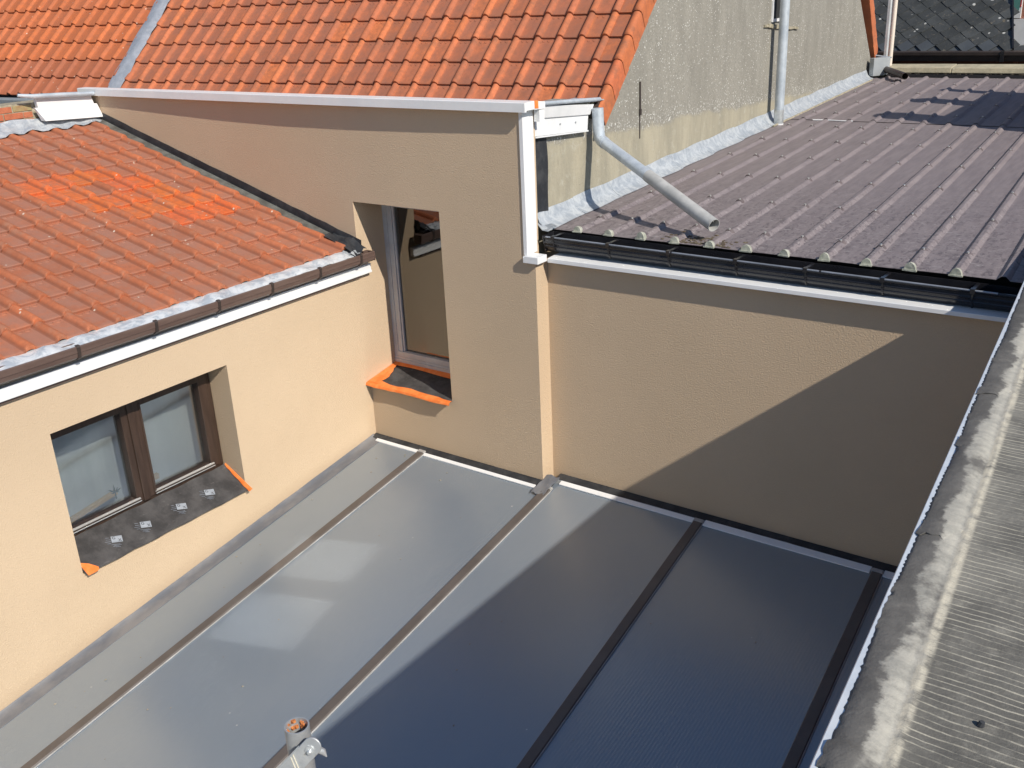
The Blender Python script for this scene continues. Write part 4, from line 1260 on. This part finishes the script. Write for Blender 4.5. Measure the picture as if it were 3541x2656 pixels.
# specks of debris
db = MB()
for q in range(46):
    y = rnd.uniform(-2.8, -.1); x = rnd.choice([rnd.uniform(.05, 1.3), rnd.uniform(.02, .4), rnd.uniform(1.5, 3.3)])
    s = rnd.uniform(.0012, .0034)
    db.hexa([V(x + s * a * (1 + jit(.4)), y + s * b * (1.5 + jit(.5)), pz(y) + .002 + h) for h in (0, s * .7) for a, b in ((-1, -1), (1, -1), (1, 1), (-1, 1))])
db.build("debris", "mortar", None, None, 0, kind="stuff", label="tiny pale crumbs scattered on the polycarbonate panels", category="debris")
# silt where the bent pipe discharges
rows = []
for i in range(12):
    rows.append([V(lerp(1.97, 2.62, i / 11) + jit(.02), lerp(.20, .40, j / 5) + jit(.01), zroof(.3) + .003 + .006 * max(0, math.sin(i / 11 * math.pi) * math.sin(j / 5 * math.pi)) + jit(.0035)) for j in range(6)])
sm_ = MB()
for q in range(150):
    x = rnd.gauss(2.30, .11); y = rnd.uniform(.24, .38)
    s = rnd.uniform(.002, .007)
    sm_.hexa([V(x + s * a * (1.4 + jit(.5)), y + s * b * (1 + jit(.5)), zroof(y) + .002 + h + (.034 if abs(((x - 1.544) / .2045) % 1 - .5) > .45 else 0)) for h in (0, s * .6) for a, b in ((-1, -1), (1, -1), (1, 1), (-1, 1))])
sm_.build("silt", "debris_brown", None, None, 0, kind="stuff", label="brown silt and leaf crumbs below the mouth of the bent downpipe", category="debris")

# ------------------------------------------------------------------ felt-covered roof on the right
fr = thing("felt_roof_building", "building with weathered grey felt flat roof and rolled parapet edge", "building", (5.5, -1.0, -3.3))
def ex(y): return 3.953 - .0796 * (y + .315)
def ez(y): return 1.682 - .035 * (y + .315)
SEC = [(.0, .0), (.006, .004), (.015, .0075), (.03, .0115), (.045, .0125), (.06, .0105), (.072, .006), (.080, .001), (.086, .004), (.091, .0025), (.098, .0), (.13, -.001), (.2, -.001), (.35, -.002), (.6, -.003), (1.0, -.003), (3.0, -.003)]
rows = []
ys_ = []
y = -5.2
while y < .2:
    ys_.append(y); y += .0075 if y > -3.9 else .05
ys_ += list(np.linspace(.2, 6.4, 80))
for y in ys_:
    und = .004 * math.sin(y * 5.1) + .003 * math.sin(y * 11.7 + 1)
    ridge = .0013 * math.sin(y * 17.5 * 2 * math.pi / 1.0 * 1.0) if -3.9 < y < .2 else 0
    rows.append([V(ex(y) + e + (jit(.0022) + .5 * und if e == 0 else 0) + (.6 * und if .04 < e < .1 else 0), y, ez(y) + h * (.75 + 45 * und * (h > 0.006)) + (ridge if e > .09 else 0)) for e, h in SEC])
MB().sheet(rows, .01).build("roofing_felt", "roofing_felt", fr, 70)
rows = []
for i, y in enumerate(np.linspace(-5.2, 6.4, 260)):
    rows.append([V(ex(y) - .011, y, ez(y) - .035), V(ex(y) - .011, y, ez(y) - .003), V(ex(y) - .009, y, ez(y) - .0005), V(ex(y) + .004, y, ez(y) - .0005)])
MB().sheet(rows, (-.002, 0, .002)).build("edge_strip", "edge_strip_metal", fr)
MB().hexa([V(ex(-5.2) + .0, -5.2, -3.3), V(8, -5.2, -3.3), V(8, 6.4, -3.3), V(ex(6.4) + .0, 6.4, -3.3), V(ex(-5.2) + .0, -5.2, ez(-5.2) - .012), V(8, -5.2, ez(-5.2) - .02), V(8, 6.4, ez(6.4) - .02), V(ex(6.4), 6.4, ez(6.4) - .012)]).build("wall", "house_brick_plain", fr)
# torn flaps of felt at the joints
for yj in (-2.03, -2.55, -3.34, -1.62):
    rows = [[V(ex(yj) + lerp(-.002, .075, i / 7) + jit(.003), yj + lerp(-.035, .035, j / 4) + jit(.010), ez(yj) + .0025 + .0098 * math.sin(i / 7 * math.pi) + jit(.0006)) for j in range(5)] for i in range(8)]
    MB().sheet(rows, .002).build("felt_patch", "roofing_felt", fr, 50)
pb = MB().tube([V(4.37, -3.14, 1.782), V(4.372, -3.14, 1.789)], [.006, .004], 8)
pb.build("pebble", "print_dark", None, 40, label="single small dark pebble lying on the ribbed grey felt roof", category="pebble")
# chimney stack with three pots standing outside the picture, whose shadow falls on the ribbed roof
chim = thing("chimney_stack", "wide brick chimney stack with three clay pots standing beyond the right edge", "chimney", (4.0, 4.9, 1.55))
MB().box(3.72, 4.15, 3.97, 5.90, 1.5, 2.62).box(3.69, 4.18, 3.95, 5.92, 2.62, 2.69).build("stack", "house_brick_plain", chim)
for ya, yb, zt in ((3.92, 4.32, 3.18), (4.92, 5.24, 3.20), (5.74, 5.92, 3.2)):
    MB().tube([V(3.9, (ya + yb) / 2, 2.69), V(3.9, (ya + yb) / 2, zt - .06), V(3.9, (ya + yb) / 2, zt)], [(yb - ya) * .5, (yb - ya) * .42, (yb - ya) * .46], 16).build("chimney_pot", "terracotta_pot", chim, 40)

# ------------------------------------------------------------------ scaffold tube with clamp at the lower edge
pole = thing("scaffold_tube", "galvanised scaffold tube end with rusty mouth and bolted metal bracket", "scaffold tube", (3.35, -3.62, -3.3))
PT = V(3.352, -3.618, 1.655)
tb = MB().pipe([PT - V(0, 0, 4.9), PT - V(0, 0, .3), PT], .0225, .0028, 28)
tb.build("tube", "galvanised_dirty", pole, 40)
fk = MB()
for q in range(13):
    a = rnd.uniform(1.6, 4.0) if q < 9 else rnd.uniform(0, 6.28); rr_ = .0185; z_ = -abs(rnd.gauss(.012, .010))
    c0 = PT + V(rr_ * math.cos(a), rr_ * math.sin(a), z_ - .001); s = rnd.uniform(.0012, .0032)
    fk.hexa([c0 + V(s * x_ * (1 + jit(.4)), s * y_ * (1 + jit(.4)), s * h * (1 + jit(.3))) for h in (-1, 1) for x_, y_ in ((-1, -1), (1, -1), (1, 1), (-1, 1))])
fk.build("rust_flakes", "rust_flake", pole, 30, 0, kind="stuff")
MB().pipe([PT - V(0, 0, .055), PT - V(0, 0, .0545)], .0185, .001, 20).build("tube_bottom", "dark_inside", pole)
# bracket plate: leans across the front of the tube
side = V(.814, .579, -.042); rise = V(-.183, .326, .928)
pn = V(.551, -.748, .371).normalized()
ax1 = (side * .67 + rise * .74 + pn * .10).normalized()
pn = (pn - ax1 * pn.dot(ax1)).normalized()
ay1 = pn.cross(ax1).normalized()
pc0 = PT + side * .0245 - rise * .036 + pn * .0275
def pl(a, b, h): return pc0 + ax1 * a + ay1 * b + pn * h
out = [(-.22, -.0165)] + [(.018 + .0165 * math.cos(q) * .9, .0165 * math.sin(q)) for q in np.linspace(-math.pi / 2, math.pi / 2, 14)] + [(-.22, .0165)]
plate = MB().loft([[pl(a, b, h) for a, b in out] for h in (0, .0042)]).build("bracket", "galvanised_dirty", pole, 40, .0012)
MB().bar(pl(-.22, .0168, .004), pl(.0, .0168, .003), ay1 * .0016, pn * .003).build("folded_edge", "galvanised", plate)
MB().tube([pl(.010, -.001, .004), pl(.010, -.001, .0065)], .0078, 18).build("washer", "galvanised", plate, 30)
MB().tube([pl(.008, -.003, .006), pl(.008, -.003, .0105), pl(.008, -.003, .012)], [.0042, .0042, .0025], 10).build("bolt", "galvanised", plate, 30)
for a_ in (-.016, -.022):
    MB().bar(pl(a_, .0165, .0052), pl(a_ - .016, -.0165, .0052), ax1 * .0007 * (2 if a_ > -.016 else 1), pn * .0007).build("cable_tie", "tie_cream", plate)
MB().tube([pl(.014, -.008, -.006), pl(.020, -.022, -.004), pl(.018, -.032, -.003)], [.007, .006, .001], 8).build("hook", "galvanised_dirty", plate, 40)
